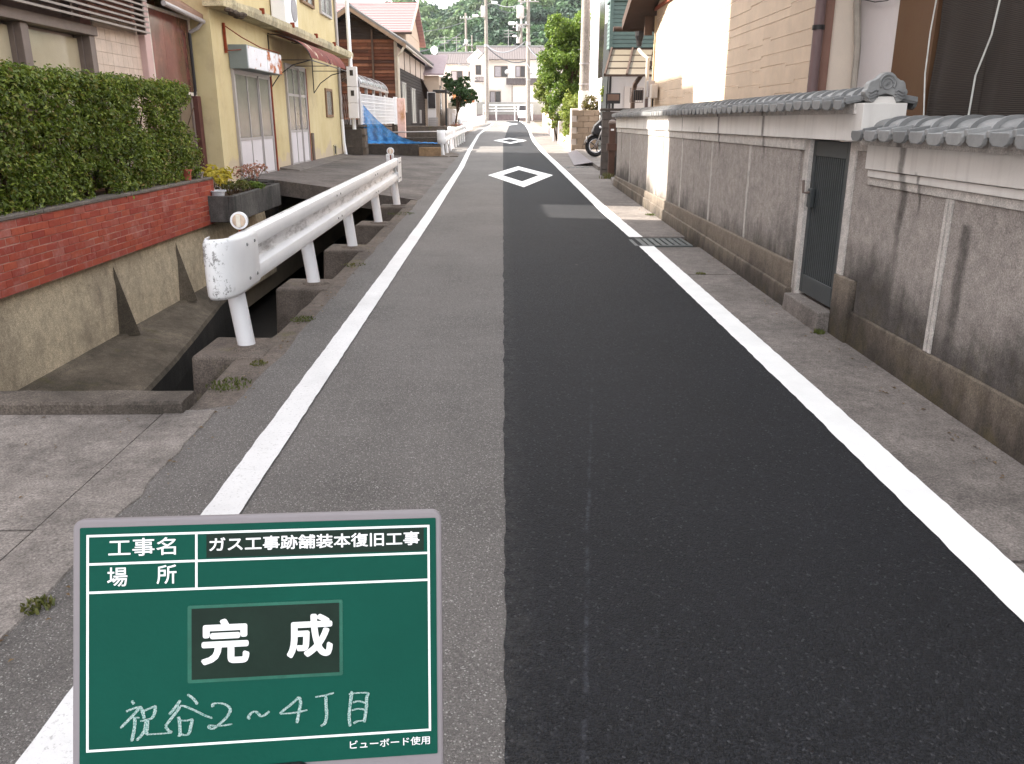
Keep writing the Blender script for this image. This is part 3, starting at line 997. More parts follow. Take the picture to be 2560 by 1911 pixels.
for i in range(8):
    mb = MB(); c = (-4.72 + random.uniform(-.12, .12), 15.35 + i * .14, 3.335 + random.uniform(-.02, .01))
    mb.lathe([(.02, -.03), (.07, -.015), (.08, .02), (.03, .05)], c, 7)
    mb.build('broken_edge', concrete('spalled_concrete_%d' % i, S(104, 92, 82), S(58, 52, 48), .5, bump=1) if i == 0 else bpy.data.materials['spalled_concrete_0'], yh)


def sliding(parent, y0, y1, z0, zm, z1, n, transom=None):
    """aluminium sliding doors in the house front (facing the street)"""
    X = -5.0
    mb = MB()
    for a, b in ((y0 - .07, y0), (y1, y1 + .07)):
        mb.box(X - .02, X + .05, a, b, z0 - .02, z1 + .06)
    mb.box(X - .02, X + .045, y0, y1, z1, z1 + .06)
    d = mb.build('door', m_alu, parent, bevel=.004)
    w = (y1 - y0) / n
    for i in range(n):
        a = y0 + i * w; b = a + w
        off = .012 if i % 2 else .03
        MB().box(X + off - .012, X + off, a + .03, b - .03, z0 + .05, zm - .03).build('kick_panel', m_kick, d)
        MB().box(X + off - .012, X + off, a + .03, b - .03, zm + .03, (transom or z1) - .03).build('pane', m_glass_frost, d)
        if transom:
            MB().box(X + off - .012, X + off, a + .03, b - .03, transom + .03, z1 - .03).build('transom_pane', m_glass_frost, d)
        mb = MB()
        for p, q in ((a, a + .035), (b - .035, b)):
            mb.box(X + off - .02, X + off + .012, p, q, z0, z1)
        for z in [z0, zm - .03, z1 - .04] + ([transom - .03] if transom else []):
            mb.box(X + off - .018, X + off + .010, a + .035, b - .035, z, z + .055)
        mb.build('stile', m_alu, d)
    return d


m_kick = M('pale_door_panel', S(206, 200, 204), .6, .06, 2, .08, 60)
sliding(yh, 16.36, 18.72, .48, 1.22, 2.42, 3)
MB().box(-5.01, -4.93, 18.79, 18.86, .44, 2.45).build('rusty_jamb', m_rust, yh)
sliding(yh, 20.32, 22.15, .54, 1.32, 2.76, 3, 2.14)
MB().box(-5.01, -4.94, 22.22, 22.28, .5, 2.8).build('rusty_jamb', m_rust, yh)
MB().path([(-4.97, 22.62, .5), (-4.97, 22.62, 1.25)], .045, 8).build('stub_pipe', m_alu_d, yh, smooth='auto')
w = MB().box(-5.0, -4.985, 24.75, 25.55, 1.72, 2.36).build('window', m_glass_frost, yh)
mb = MB()
for a in ((24.68, 24.75, 1.65, 2.43), (25.55, 25.62, 1.65, 2.43), (24.75, 25.55, 1.65, 1.72), (24.75, 25.55, 2.36, 2.43)):
    mb.box(-5.0, -4.955, *a)
mb.build('frame', M('brown_wood_frame', S(128, 100, 76), .7, .2, 8), w)
v_ = MB().box(-4.998, -4.985, 25.45, 25.75, .62, .84).build('vent', m_black, yh)
mb = MB()
for a in ((25.41, 25.45, .58, .88), (25.75, 25.79, .58, .88), (25.45, 25.75, .84, .88)):
    mb.box(-5.0, -4.965, *a)
mb.build('frame', m_slab, v_)
for a, b, c, e in ((22.4, 23.8, 4.42, 5.7), (24.75, 26.15, 4.42, 5.8), (17.7, 19.0, 4.1, 5.7)):
    w = MB().box(-5.0, -4.985, a, b, c, e).build('window', m_glass_frost, yh)
    mb = MB(); mb.box(-5.0, -4.94, a - .06, a, c - .06, e + .06); mb.box(-5.0, -4.94, b, b + .06, c - .06, e + .06); mb.box(-5.0, -4.93, a, b, c - .06, c); mb.box(-5.0, -4.94, a, b, e, e + .06)
    mb.box(-4.985, -4.955, (a + b) / 2 - .025, (a + b) / 2 + .025, c, e)
    mb.build('frame', bpy.data.materials['brown_wood_frame'] if a < 24 else m_alu, w)
mb = MB().path([(-4.95, 26.8, 8.9), (-4.95, 26.8, 1.6)], .045, 10); mb.build('downpipe', m_alu, yh, smooth='auto')
mb = MB().path([(-4.94, 26.8, 1.6), (-4.93, 26.82, .9), (-4.88, 26.85, .46)], .05, 10); mb.build('downpipe_shoe', m_white, yh, smooth='auto')
for y in (17.2, 19.6, 22.0, 24.3):
    MB().box(-4.62, -4.54, y, y + .07, 3.50, 3.60).build('railing_stub', m_rust, yh)

# air conditioner on the slab
ac = thing('air_conditioner', 'white outdoor air conditioner standing on the yellow house slab', 'air conditioner', (-4.8, 20, 3.56))
MB().box(-4.98, -4.66, 19.45, 20.55, 3.58, 4.25).build('casing', m_white, ac, bevel=.02)
MB().lathe([(.26, 0), (.25, .02), (.10, .03), (.001, .03)], (-4.66, 20.2, 3.92), 24, 'x').build('fan_guard', M('fan_grille', S(150, 148, 152), .6), ac, smooth='auto')
for y in (19.6, 20.35):
    MB().box(-4.98, -4.64, y, y + .08, 3.555, 3.58).build('foot', m_alu_d, ac)

# sign box
def rustpaint(name, c, amount):
    t = NT(name)
    base = t.mix(t.rng(t.noise(3, 5), .3, .7), dk(c, .9), c)
    f = t.noise(3.2, 9, .72)
    base = t.mix(t.rng(f, amount, amount + .05), base, S(176, 104, 58))
    base = t.mix(t.rng(f, amount + .07, amount + .16), base, S(128, 66, 40))
    return t.done(base, .65, t.bump(f, .3, .01), .3)


sg = thing('sign_box', 'blank white box sign peeling with rust above the first sliding door', 'sign', (-4.85, 17.4, 2.45))
MB().box(-4.99, -4.66, 16.24, 18.70, 2.47, 2.88).build('box', M('grey_green_metal', S(122, 130, 130), .5, .08, 4), sg, bevel=.004)
MB().box(-4.66, -4.645, 16.27, 17.55, 2.485, 2.865).build('face_panel', rustpaint('rust_spotted_white', S(228, 228, 234), .56), sg)
MB().box(-4.66, -4.645, 17.57, 18.67, 2.485, 2.865).build('face_panel', rustpaint('rust_eaten_white', S(226, 226, 232), .50), sg)
MB().box(-4.99, -4.95, 16.02, 16.07, 2.72, 3.22).build('wall_bracket', m_rust, sg)
mb = MB().path([(-4.95, 16.05, 3.17), (-4.80, 16.5, 3.02), (-4.66, 17.2, 2.90), (-4.66, 18.6, 2.90)], .010, 6); mb.build('stay_rod', m_rust, sg)
MB().path([(-4.95, 16.05, 2.76), (-4.70, 16.3, 2.80)], .008, 6).build('stay_rod', m_rust, sg)

# curved awning
aw = thing('awning', 'rust red curved sheet awning with torn edge over the second sliding door', 'awning', (-4.6, 21, 2.8))
mb = MB()
rows = []
for y in steps(19.05, 23.25, 40):
    r = []
    for a in steps(4, 86, 12):
        dip = .02 * math.sin(y * 9)
        r.append((-4.99 + .88 * math.sin(R(a)), y, 2.82 + .51 * math.cos(R(a)) + (-.03 * abs(mnoise.noise((y * 5, 0, 0))) if a > 80 else 0)))
    rows.append(r)
mb.grid(rows)
def redaw():
    t = NT('faded_red_sheet')
    base = t.mix(t.rng(t.noise(2, 6, .6), .3, .7), S(96, 40, 32), S(126, 56, 44))
    f = t.noise(2.2, 8, .7, vec=t.scaled((1, 1, .6)))
    base = t.mix(t.rng(f, .60, .66), base, S(206, 190, 168))
    return t.done(base, .75, t.bump(t.noise(30, 4), .3, .01), .25)
o = mb.build('sheet', redaw(), aw, smooth=True)
for y in (19.05, 21.15, 23.25):
    mb = MB().path([(-4.99, y, 3.33)] + [(-4.99 + .89 * math.sin(R(a)), y, 2.80 + .51 * math.cos(R(a))) for a in steps(4, 86, 8)], .012, 6)
    mb.path([(-4.99, y, 2.80), (-4.11, y, 2.80)], .010, 6)
    mb.build('rib', m_black, aw)
for y in (19.05, 23.25):
    MB().path([(-4.99, y, 2.25), (-4.8, y, 2.50), (-4.5, y, 2.70), (-4.11, y, 2.80)], .012, 6).build('brace', m_black, aw)
    MB().path([(-4.985, y, 2.25), (-4.985, y, 3.3)], .012, 6).build('wall_bar', m_black, aw)
MB().path([(-4.11, 19.05, 2.80), (-4.11, 23.25, 2.80)], .012, 6).build('front_bar', m_black, aw)

# ---- concrete apron in front of the yellow house (bridges the ditch)
m_fore = concrete('forecourt_concrete', S(122, 114, 110), S(78, 73, 70), .5, bump=.8)
ap = thing('forecourt_slab', 'grey concrete forecourt sloping from the street up to the yellow house', 'forecourt', (-3.3, 21, .3))
mb = MB(); rows = []
for y in steps(0, 1, 40):
    r = []
    for x in steps(-5.02, -1.44, 20):
        k = (x + 5.02) / 3.58
        y0 = 16.5 - 1.75 * max(0, (x + 4.4) / 2.96)
        yy = y0 + (27.9 - y0) * y
        z = (.50 + (yy - 16) * .004) * (1 - k) ** 1.0 + (g(yy) - .003) * (1 - (1 - k) ** 1.0)
        r.append((x, yy, z + wob(x + yy, 77, .004, 1)))
    rows.append(r)
mb.grid(rows)
o = mb.build('slab', m_fore, ap)
sm = o.modifiers.new('thick', 'SOLIDIFY'); sm.thickness = .28; sm.offset = 1
if o.data.polygons[0].normal.z > 0:
    sm.offset = -1
MB().box(-5.0, -4.42, 16.0, 16.6, -.3, .46).build('abutment', m_ditch, ap)
mb = MB(); mb.hexa([(-5.0, 19.2, .52), (-4.55, 19.2, .46), (-4.55, 26.9, .47), (-5.0, 26.9, .54), (-5.0, 19.2, .56), (-4.55, 19.2, .50), (-4.55, 26.9, .51), (-5.0, 26.9, .58)])
mb.build('door_step', m_pave, ap, bevel=.01)

# ---- concrete trough planter
tr = thing('trough_planter', 'dark streaked concrete trough planter jutting over the ditch', 'planter', (-4.3, 14, .1))
mb = MB()
mb.box(-4.14, -4.06, 12.76, 15.5, .08, .47); mb.box(-4.62, -4.14, 12.76, 12.84, .08, .47); mb.box(-4.62, -4.14, 15.42, 15.5, .08, .47); mb.box(-4.62, -4.14, 12.84, 15.42, .08, .16)
mb.build('trough', m_trough, tr, bevel=.012)
MB().box(-4.62, -4.145, 12.85, 15.41, .165, .42).build('soil', m_soil, tr)
struct(MB().box(-5.35, -4.625, 13.10, 16.5, -.3, .44).build('forecourt_ground', m_drive))


def plant(name, label, x, y, z, rad, h, n, m, size, stems=7, flat=1.0):
    t = thing(name, label, 'plant', (x, y, z))
    mb = MB(); tips = []
    for i in range(stems):
        a = 6.28 * i / stems + random.uniform(-.3, .3); r = rad * random.uniform(.4, .9)
        tip = (x + r * math.cos(a), y + r * math.sin(a), z + h * random.uniform(.55, 1))
        mb.path([(x + .02 * math.cos(a), y + .02 * math.sin(a), z), (x + r * .4 * math.cos(a), y + r * .4 * math.sin(a), z + h * .45), tip], [.006, .005, .003], 5)
        tips.append(tip)
    mb.build('stem', m_stem, t)
    P_, D_ = clumpy(tips, [rad * .42] * stems, [n // stems] * stems, (1, 1, flat), .2)
    link('leaves', leaf_mesh('leaves', P_, size, D_, .3, .5, up=.6), m, t, kind='stuff')
    return t


m_yleaf = leafmat('yellow_leaf', [S(186, 170, 50), S(212, 196, 80), S(170, 160, 60)], .4)
m_rleaf = leafmat('nandina_leaf', [S(196, 132, 116), S(120, 110, 60), S(214, 150, 140), S(100, 110, 54)], .35)
plant('yellow_plant', 'bright yellow leaved plant between brick planter and trough', -4.48, 13.25, .43, .26, .42, 260, m_yleaf, .09)
plant('red_tipped_shrub', 'small shrub with pinkish red leaf tips in the dark trough', -4.34, 14.75, .42, .27, .36, 260, m_rleaf, .06, 9)
plant('fern_clump', 'low green fern clump spilling over the trough edge', -4.28, 14.35, .42, .26, .14, 300, m_tree, .07, 7, .5)
plant('straggly_plant', 'straggly olive plant at the near end of the trough', -4.35, 13.55, .42, .3, .2, 180, m_weed, .06, 9, .6)
plant('grassy_clump', 'dry grassy clump in the middle of the trough', -4.40, 14.0, .42, .25, .16, 180, m_weed, .06, 9, .6)


def pot(x, y, z, r, h, m, label):
    t = MB().lathe([(r * .78, 0), (r, h), (r * 1.12, h), (r * 1.12, h * .84), (r * 1.0, h * .8)], (x, y, z), 18).build('flower_pot', m, smooth='auto')
    tag(t, label, 'flower pot')


m_potgrey = M('grey_pot', S(150, 140, 138), .7)
pot(-4.53, 12.25, .738, .07, .15, M('terracotta', S(176, 92, 78), .8), 'small terracotta pot on the end of the brick coping')
pot(-4.53, 12.72, .738, .075, .09, m_potgrey, 'low grey pot on the end of the brick coping')
pot(-4.36, 13.0, .42, .11, .12, M('white_bowl', S(206, 210, 218), .4), 'white enamel bowl at the near end of the trough')


# ================================================================== right side: tile-capped wall
def grimewall(name, c, rough_cast=True, foot=.30, reach=.55, stain=S(46, 43, 42), grainy=None):
    """cement render with black algae creeping up from its foot and runs below the cap joints"""
    t = NT(name)
    base = t.mix(t.rng(t.noise(1.3, 6, .6), .3, .7), dk(c, .9), dk(c, 1.08))
    sp = t.noise(120, 4, .7)
    base = t.mix(t.rng(sp, .42, .62, 0, .6), base, dk(c, .5))
    base = t.mix(t.rng(sp, .42, .30, 0, .5), base, dk(c, 1.4))
    base = t.mix(t.rng(t.noise(11, 7, .72), .5, .72, 0, .35), base, dk(c, .72))
    o = t.xyz()
    edge = t.math('ADD', t.math('MULTIPLY', t.noise(.9, 7, .62), reach * 2.2), t.math('MULTIPLY', t.noise(6, 4, .6, vec=t.scaled((1, 1, .12))), .35))
    lvl = t.math('SUBTRACT', o[2], t.math('ADD', edge, foot - reach * 1.05 - .17))
    base = t.mix(t.rng(lvl, .20, -.22, 0, .82, True), base, stain)
    # narrow runs down the face
    run = t.noise(4.2, 2, .4, vec=t.scaled((1, 1, .03)))
    cut = t.noise(1.6, 4, .6)
    f = t.math('MULTIPLY', t.rng(run, .66, .73), t.rng(cut, .42, .6))
    base = t.mix(t.math('MULTIPLY', f, .65), base, stain)
    base = runs(t, base, stain)
    moss = t.math('MULTIPLY', t.rng(o[2], foot + .1, foot - .2), t.rng(t.noise(3, 7, .7), .48, .65))
    base = t.mix(t.math('MULTIPLY', moss, .5), base, S(92, 84, 56))
    gq = grainy or (.34 if rough_cast else .22)
    base = grain(t, base, 1 - gq, 1 + gq)
    nb = t.math('ADD', sp, t.math('MULTIPLY', t.noise(20, 4), .6)) if rough_cast else t.noise(70, 4)
    return t.done(base, .92, t.bump(nb, .75 if rough_cast else .35, .008), .2)


RUNS = [(9.2, .05, 1.66, 1.10), (11.05, .022, 1.66, 1.15), (7.62, .05, 1.66, 1.14), (13.0, .02, 1.66, 1.2), (4.98, .06, 1.46, .62), (4.78, .022, 1.28, .98), (4.25, .075, 1.06, .28), (10.1, .02, 1.5, .9), (12.4, .03, 1.45, .7)]


def runs(t, base, stain, k=.7):
    o = t.xyz()
    wv = t.math('MULTIPLY', t.math('SUBTRACT', t.noise(5, 5, .65), .5), .10)
    yy = t.math('ADD', o[1], wv)
    tot = None
    for y0, w, z1, z0 in RUNS:
        d = t.math('ABSOLUTE', t.math('SUBTRACT', yy, y0))
        f = t.math('MULTIPLY', t.rng(d, w, w * .25, 0, 1, True), t.rng(o[2], z0, z0 + .5 * (z1 - z0), 0, 1, True))
        f = t.math('MULTIPLY', f, t.rng(o[2], z1, z1 - .03))
        tot = f if tot is None else t.math('MAXIMUM', tot, f)
    tot = t.math('MULTIPLY', tot, t.rng(t.noise(18, 5, .7), .2, .6, .55, 1))
    return t.mix(t.math('MULTIPLY', tot, k), base, stain)


m_cast = grimewall('roughcast_render', S(172, 164, 159), True, .52, .60, grainy=.22)
m_plinth = grimewall('plinth_render', S(134, 123, 112), False, .28, .42)
m_rim = grimewall('smooth_rim_render', S(204, 198, 193), False, -.1, .3, grainy=.12)


def fasciamat():
    t = NT('white_fascia')
    base = t.mix(t.rng(t.noise(1.8, 6, .6), .3, .7), S(216, 212, 208), S(231, 227, 223))
    base = t.mix(t.rng(t.noise(9, 5, .6, vec=t.scaled((1, 1, .08))), .5, .75, 0, .35), base, S(166, 158, 156))
    base = runs(t, base, S(70, 66, 64), .75)
    return t.done(base, .85, t.bump(t.noise(60, 4), .2, .004), .25)


m_fascia = fasciamat()
cw = thing('capped_wall', 'grey roughcast garden wall with white band and grey tile cap', 'wall', (2.45, 11, g(11)))
# upper stretch
mb = MB().hexa([(2.28, 6.58, -.2), (2.60, 6.58, -.2), (2.60, 17.5, 0), (2.28, 17.5, 0), (2.285, 6.58, .265), (2.60, 6.58, .265), (2.60, 17.5, .42), (2.285, 17.5, .42)])
mb.build('footing', m_plinth, cw, bevel=.012)
MB().box(2.305, 2.58, 6.60, 17.48, .20, .472).build('plinth', m_plinth, cw, bevel=.012)
MB().box(2.345, 2.56, 6.60, 17.48, .46, 1.44).build('backing', m_cast, cw)
# rendered panels with smooth strips between
cuts = [6.66, 8.03, 9.49, 11.08, 12.95, 15.61, 17.48]
for a, b in zip(cuts[:-1], cuts[1:]):
    MB().box(2.328, 2.35, a + .035, b - .035, .474, 1.335).build('render_panel', m_cast, cw)
for y in cuts[1:-1]:
    for s_ in (-1, 1):
        MB().box(2.326, 2.35, y + s_ * .018 - .012, y + s_ * .018 + .012, .476, 1.335).build('joint_strip', m_rim, cw)
MB().box(2.318, 2.36, 6.60, 17.48, 1.337, 1.421).build('rim', m_rim, cw, bevel=.004)
MB().box(2.335, 2.56, 6.50, 6.60, .16, 1.42).build('gate_jamb', m_rim, cw)
ys_ = [5.52, 7.28, 9.2, 11.05, 13.0, 15.2, 17.5]
for a, b in zip(ys_[:-1], ys_[1:]):
    MB().box(2.30, 2.58, a + .002, b - .002, 1.423, 1.66).build('fascia', m_fascia, cw, bevel=.004)
# lower stretch, nearer
MB().hexa([(2.36, 0, -.2), (2.64, 0, -.2), (2.64, 5.78, -.1), (2.36, 5.78, -.1), (2.365, 0, .315), (2.64, 0, .315), (2.64, 5.78, .315), (2.365, 5.78, .315)]).build('plinth', m_plinth, cw, bevel=.012)
MB().box(2.345, 2.62, 5.50, 5.79, -.1, .52).build('plinth_block', m_plinth, cw, bevel=.004)
MB().box(2.39, 2.60, 0, 5.80, .30, 1.40).build('backing', m_cast, cw)
for a, b in ((0, 2.62), (2.70, 4.40), (4.48, 5.46)):
    MB().box(2.374, 2.395, a, b, .317, 1.155).build('render_panel', m_cast, cw)
MB().box(2.374, 2.395, 5.46, 5.70, .522, 1.36).build('render_panel', m_cast, cw)
for y in (2.66, 4.44):
    for s_ in (-1, 1):
        MB().box(2.366, 2.395, y + s_ * .022 - .014, y + s_ * .022 + .014, .317, 1.155).build('joint_strip', m_rim, cw)
MB().box(2.36, 2.60, 5.70, 5.795, .522, 1.42).build('gate_jamb', m_rim, cw)
MB().box(2.36, 2.40, 5.46, 5.70, 1.362, 1.42).build('rim', m_rim, cw)
MB().box(2.364, 2.40, 0, 5.47, 1.157, 1.205).build('rim', m_rim, cw, bevel=.004)
MB().box(2.350, 2.40, 0, 5.46, 1.207, 1.252).build('moulding', m_fascia, cw, bevel=.005)
for a, b in ((0, 2.4), (2.4, 5.475)):
    MB().box(2.335, 2.62, a + .001, b - .001, 1.256, 1.46).build('fascia', m_fascia, cw, bevel=.005)

# tiles of the cap
def ridge_mesh():
    mb = MB(); rows = []
    for y, r in ((-.02, .116), (-.02, .124), (.008, .124), (.012, .112), (.11, .104), (.20, .094)):
        rows.append([(r * math.sin(R(a)) * 1.05, y, r * math.cos(R(a)) * .64 + .002) for a in steps(-96, 96, 14)])
    mb.grid(rows)
    mb.f.append(tuple(range(15)))
    return mb.mesh('ridge_tile')


def eave_mesh():
    """drooping eave tile: a flange off the ridge, a rolled lip and a faceted pendant face on both sides"""
    mb = MB()
    for s_ in (-1, 1):
        # sloping pan
        mb.hexa([(s_ * .08, 0, -.012), (s_ * .225, 0, -.040), (s_ * .225, .182, -.040), (s_ * .08, .182, -.012), (s_ * .08, 0, .012), (s_ * .225, 0, -.014), (s_ * .225, .182, -.014), (s_ * .08, .182, .012)])
        # raised side lap
        mb.hexa([(s_ * .08, -.006, .0), (s_ * .236, -.006, -.03), (s_ * .236, .034, -.03), (s_ * .08, .034, .0), (s_ * .08, -.002, .03), (s_ * .236, -.002, .004), (s_ * .236, .026, .004), (s_ * .08, .026, .03)])
        # pendant face
        poly = [(.026, -.010), (.168, -.010), (.178, -.026), (.174, -.050), (.146, -.070), (.062, -.074), (.030, -.058), (.018, -.030)]
        mb.prism(poly, 'x', s_ * .222, s_ * .246)
    return mb.mesh('eave_tile')


rme = ridge_mesh(); rme.materials.append(m_tile)
for p in rme.polygons:
    p.use_smooth = True
rme.set_sharp_from_angle(angle=R(40))
eme = eave_mesh(); eme.materials.append(m_tile)
bm = bmesh.new(); bm.from_mesh(eme)
bmesh.ops.bevel(bm, geom=[e for e in bm.edges], offset=.003, segments=1, affect='EDGES')
bm.to_mesh(eme); bm.free()


def cap_run(y0, y1, z, x):
    MB().box(x - .17, x + .17, y0, y1, z - .10, z - .035).build('cap_bed', m_rim, cw)
    n = int((y1 - y0) / .194)
    for i in range(n):
        y = y0 + i * (y1 - y0) / n
        a = random.uniform(-.012, .012)
        put('eave_tile', eme, None, (x, y, z + random.uniform(-.005, .005)), cw, (0, a * .8, a * 1.6))
        put('ridge_tile', rme, None, (x, y, z - .005 + random.uniform(-.003, .003)), cw, (random.uniform(-.01, .01), 0, a))


cap_run(5.63, 17.55, 1.694, 2.455)
cap_run(.2, 5.52, 1.504, 2.475)

# ornamental end tile with crest
on = thing('crest_tile', 'grey ornamental end tile with cloud scrolls and leaf crest on the wall', 'roof ornament', (2.45, 5.58, 1.66))
def arcp(cx, cz, r, a0, a1, n):
    return [(cx + r * math.cos(R(a)), cz + r * math.sin(R(a))) for a in steps(a0, a1, n)]
cx0, cz0 = 2.445, 1.735
out = arcp(cx0, cz0 + .045, .066, 150, 30, 10) + arcp(cx0 + .085, cz0 + .028, .034, 95, 20, 5) + arcp(cx0 + .112, cz0 - .012, .026, 60, -60, 5) + arcp(cx0 + .085, cz0 - .042, .028, -10, -120, 5) + [(cx0 + .045, cz0 - .030), (cx0, cz0 - .018), (cx0 - .045, cz0 - .030)] + arcp(cx0 - .085, cz0 - .042, .028, -60, -170, 5) + arcp(cx0 - .112, cz0 - .012, .026, 240, 120, 5) + arcp(cx0 - .085, cz0 + .028, .034, 160, 85, 5)
MB().prism(out, 'y', 5.545, 5.615).build('plaque', m_tile, on, bevel=.006)
mb = MB(); mb.path([(x, 5.542, z) for x, z in arcp(cx0, cz0 + .045, .050, 215, -35, 16)], .0075, 6); mb.build('scroll_rim', m_tile, on, smooth=True)
mb = MB(); mb.path([(x, 5.542, z) for x, z in arcp(cx0, cz0 + .040, .033, 0, 360, 18)], .004, 6); mb.build('crest_ring', m_tile, on, smooth=True)
for a in (35, 60, 215):
    c, s_ = math.cos(R(a)), math.sin(R(a))
    MB().add([(cx0 - c * .026, 5.544, cz0 + .04 - s_ * .026), (cx0 - s_ * .007, 5.536, cz0 + .04 + c * .007), (cx0 + c * .026, 5.544, cz0 + .04 + s_ * .026), (cx0 + s_ * .007, 5.536, cz0 + .04 - c * .007)], [(0, 1, 2, 3)]).build('crest_leaf', m_tile, on)
for s_ in (-1, 1):
    for k in range(3):
        mb = MB().path([(cx0 + s_ * (.055 + i * .012), 5.540, cz0 - .005 - k * .018 + .008 * math.sin(i * 1.2)) for i in range(6)], .005, 6)
        mb.build('cloud_scroll', m_tile, on, smooth=True)
MB().box(2.37, 2.52, 5.555, 5.625, 1.44, 1.70).build('stub_pillar', m_fascia, on, bevel=.006)

# gate
m_gate = M('dark_green_grey_metal', S(70, 74, 76), .5, .12, 6, .12, 60, .4, .2)
gt = thing('garden_gate', 'dark grey barred metal gate set in the garden wall', 'gate', (2.44, 6.15, .25))
mb = MB()
for a in ((5.80, 5.855, .26, 1.41), (6.445, 6.50, .26, 1.41)):
    mb.box(2.43, 2.48, *a)
mb.box(2.43, 2.48, 5.855, 6.445, 1.30, 1.41); mb.box(2.43, 2.48, 5.855, 6.445, .26, .40)
mb.build('frame', m_gate, gt, bevel=.004)
for i in range(15):
    y = 5.872 + i * .0385
    MB().box(2.438, 2.458, y, y + .018, .40, 1.30).build('bar', m_gate, gt)
MB().box(2.466, 2.472, 5.86, 6.44, .40, 1.30).build('back_sheet', m_black, gt)
MB().box(2.40, 2.43, 6.38, 6.45, .92, 1.06).build('lock_box', m_gate, gt, bevel=.004)
MB().path([(2.40, 6.42, 1.03), (2.355, 6.42, 1.03), (2.352, 6.43, 1.12)], .011, 8).build('handle', m_alu_d, gt, smooth='auto')
st = MB().hexa([(2.255, 5.79, .02), (2.50, 5.79, .02), (2.50, 6.56, .02), (2.255, 6.56, .02), (2.265, 5.795, .235), (2.50, 5.795, .235), (2.50, 6.55, .235), (2.265, 6.55, .235)]).build('gate_step', m_pave, None, bevel=.012)
tag(st, 'concrete doorstep below the dark barred gate', 'step')
MB().box(2.51, 2.68, 5.80, 6.51, .0, .255).build('threshold', m_pave, gt)

gt.location.x -= .065
# ================================================================== right side: house with block-pattern siding
m_side = byobj('beige_block_siding', [S(206, 185, 164), S(210, 189, 168), S(202, 181, 160)], .75, .25, 70, sc=2.5)
m_brown = M('dark_brown_wood', S(74, 58, 50), .7, .25, 5, .25, 40)
rh = thing('sided_house', 'house clad in beige block-pattern siding behind the tile-capped wall', 'house', (6, 13, .1))
MB().box(3.019, 11, 8.42, 17.5, -.05, 5.8).build('wall', M('siding_base', S(238, 223, 208), .8, .05), rh)
# siding in stepped courses, flush blocks of uneven length with pale joints
NU = 30; UL = (17.46 - 8.46) / NU
def bounds():
    o_ = []; v_ = 0.0
    for i in range(NU):
        if random.random() < .30:
            v_ = random.choice((-.03, 0.0, .03))
        o_.append(v_)
    return o_
lo = bounds(); row = 0
while row < 21:
    hi = bounds()
    zb = 1.20 + row * .152; i = 0
    while i < NU:
        j = i
        while j + 1 < NU and lo[j + 1] == lo[i] and hi[j + 1] == hi[i]:
            j += 1
        y0 = 8.46 + i * UL; y1 = 8.46 + (j + 1) * UL
        z0_ = zb + lo[i]; z1_ = zb + .152 + hi[i] - .008
        MB().hexa([(3.012, y0, z0_), (3.03, y0, z0_), (3.03, y1, z0_), (3.012, y1, z0_), (3.0125, y0, z1_ - .004), (3.03, y0, z1_), (3.03, y1, z1_), (3.0125, y1, z1_ - .004)]).build('siding_block', m_side, rh)
        i = j + 1
    lo = hi; row += 1
MB().box(2.985, 3.10, 8.36, 8.455, .0, 4.6).build('corner_trim', M('brown_corner_trim', S(142, 108, 96), .6, .1), rh, bevel=.004)
MB().box(2.985, 3.04, 17.44, 17.52, .0, 3.5).build('corner_trim', M('ochre_corner_trim', S(190, 170, 140), .6, .1), rh)
MB().box(2.975, 3.03, 8.5, 17.55, 3.60, 3.66).build('trim_band', M('red_brown_band', S(150, 84, 66), .6, .1), rh)
MB().box(3.0, 3.035, 8.5, 17.5, 4.35, 5.8).build('upper_cladding', m_fascia, rh)
# roof with dark verge
mb = MB().hexa([(2.52, 18.35, 3.36), (11.4, 18.35, 3.36), (11.4, 12.9, 5.25), (2.52, 12.9, 5.25), (2.52, 18.40, 3.50), (11.4, 18.40, 3.50), (11.4, 12.9, 5.42), (2.52, 12.9, 5.42)])
mb.build('roof', m_brown, rh)
mb = MB().hexa([(2.52, 12.9, 5.25), (11.4, 12.9, 5.25), (11.4, 7.6, 3.4), (2.52, 7.6, 3.4), (2.52, 12.9, 5.42), (11.4, 12.9, 5.42), (11.4, 7.55, 3.55), (2.52, 7.55, 3.55)])
mb.build('roof', m_brown, rh)
for k, dx in enumerate((0, .10, .20)):
    MB().hexa([(2.47 + dx, 18.42, 3.33 + .02 * k), (2.53 + dx, 18.42, 3.33 + .02 * k), (2.53 + dx, 13.0, 5.21), (2.47 + dx, 13.0, 5.21), (2.47 + dx, 18.45, 3.52), (2.53 + dx, 18.45, 3.52), (2.53 + dx, 13.0, 5.45), (2.47 + dx, 13.0, 5.45)]).build('verge_board', m_brown, rh)
MB().path([(2.3, 18.46, 3.36), (9, 18.46, 3.36)], .05, 10).build('gutter', m_brown, rh, smooth='auto')
MB().box(2.80, 2.95, 17.52, 17.60, 3.16, 3.5).build('verge_bracket', m_brown, rh)
mb = MB().lathe([(.05, -.14), (.06, -.04), (.09, .06), (.09, .14)], (2.76, 17.9, 3.12), 10); mb.build('rain_hopper', m_black, rh)
m_dp = M('grey_downpipe', S(186, 178, 170), .6, .1)
MB().path([(2.76, 17.9, 2.93), (2.80, 17.8, 2.85), (2.90, 17.6, 2.74), (2.905, 17.58, 1.5)], .038, 12).build('downpipe', m_dp, rh, smooth='auto')
MB().path([(2.905, 17.58, 1.98), (2.905, 17.58, .3)], .036, 10).build('downpipe_lower', M('mauve_pipe', S(112, 98, 98), .5), rh, smooth='auto')
MB().path([(2.945, 8.30, 5), (2.945, 8.30, -.02)], .048, 14).build('downpipe', M('mauve_brown_pipe', S(118, 98, 98), .5, .08), rh, smooth='auto')
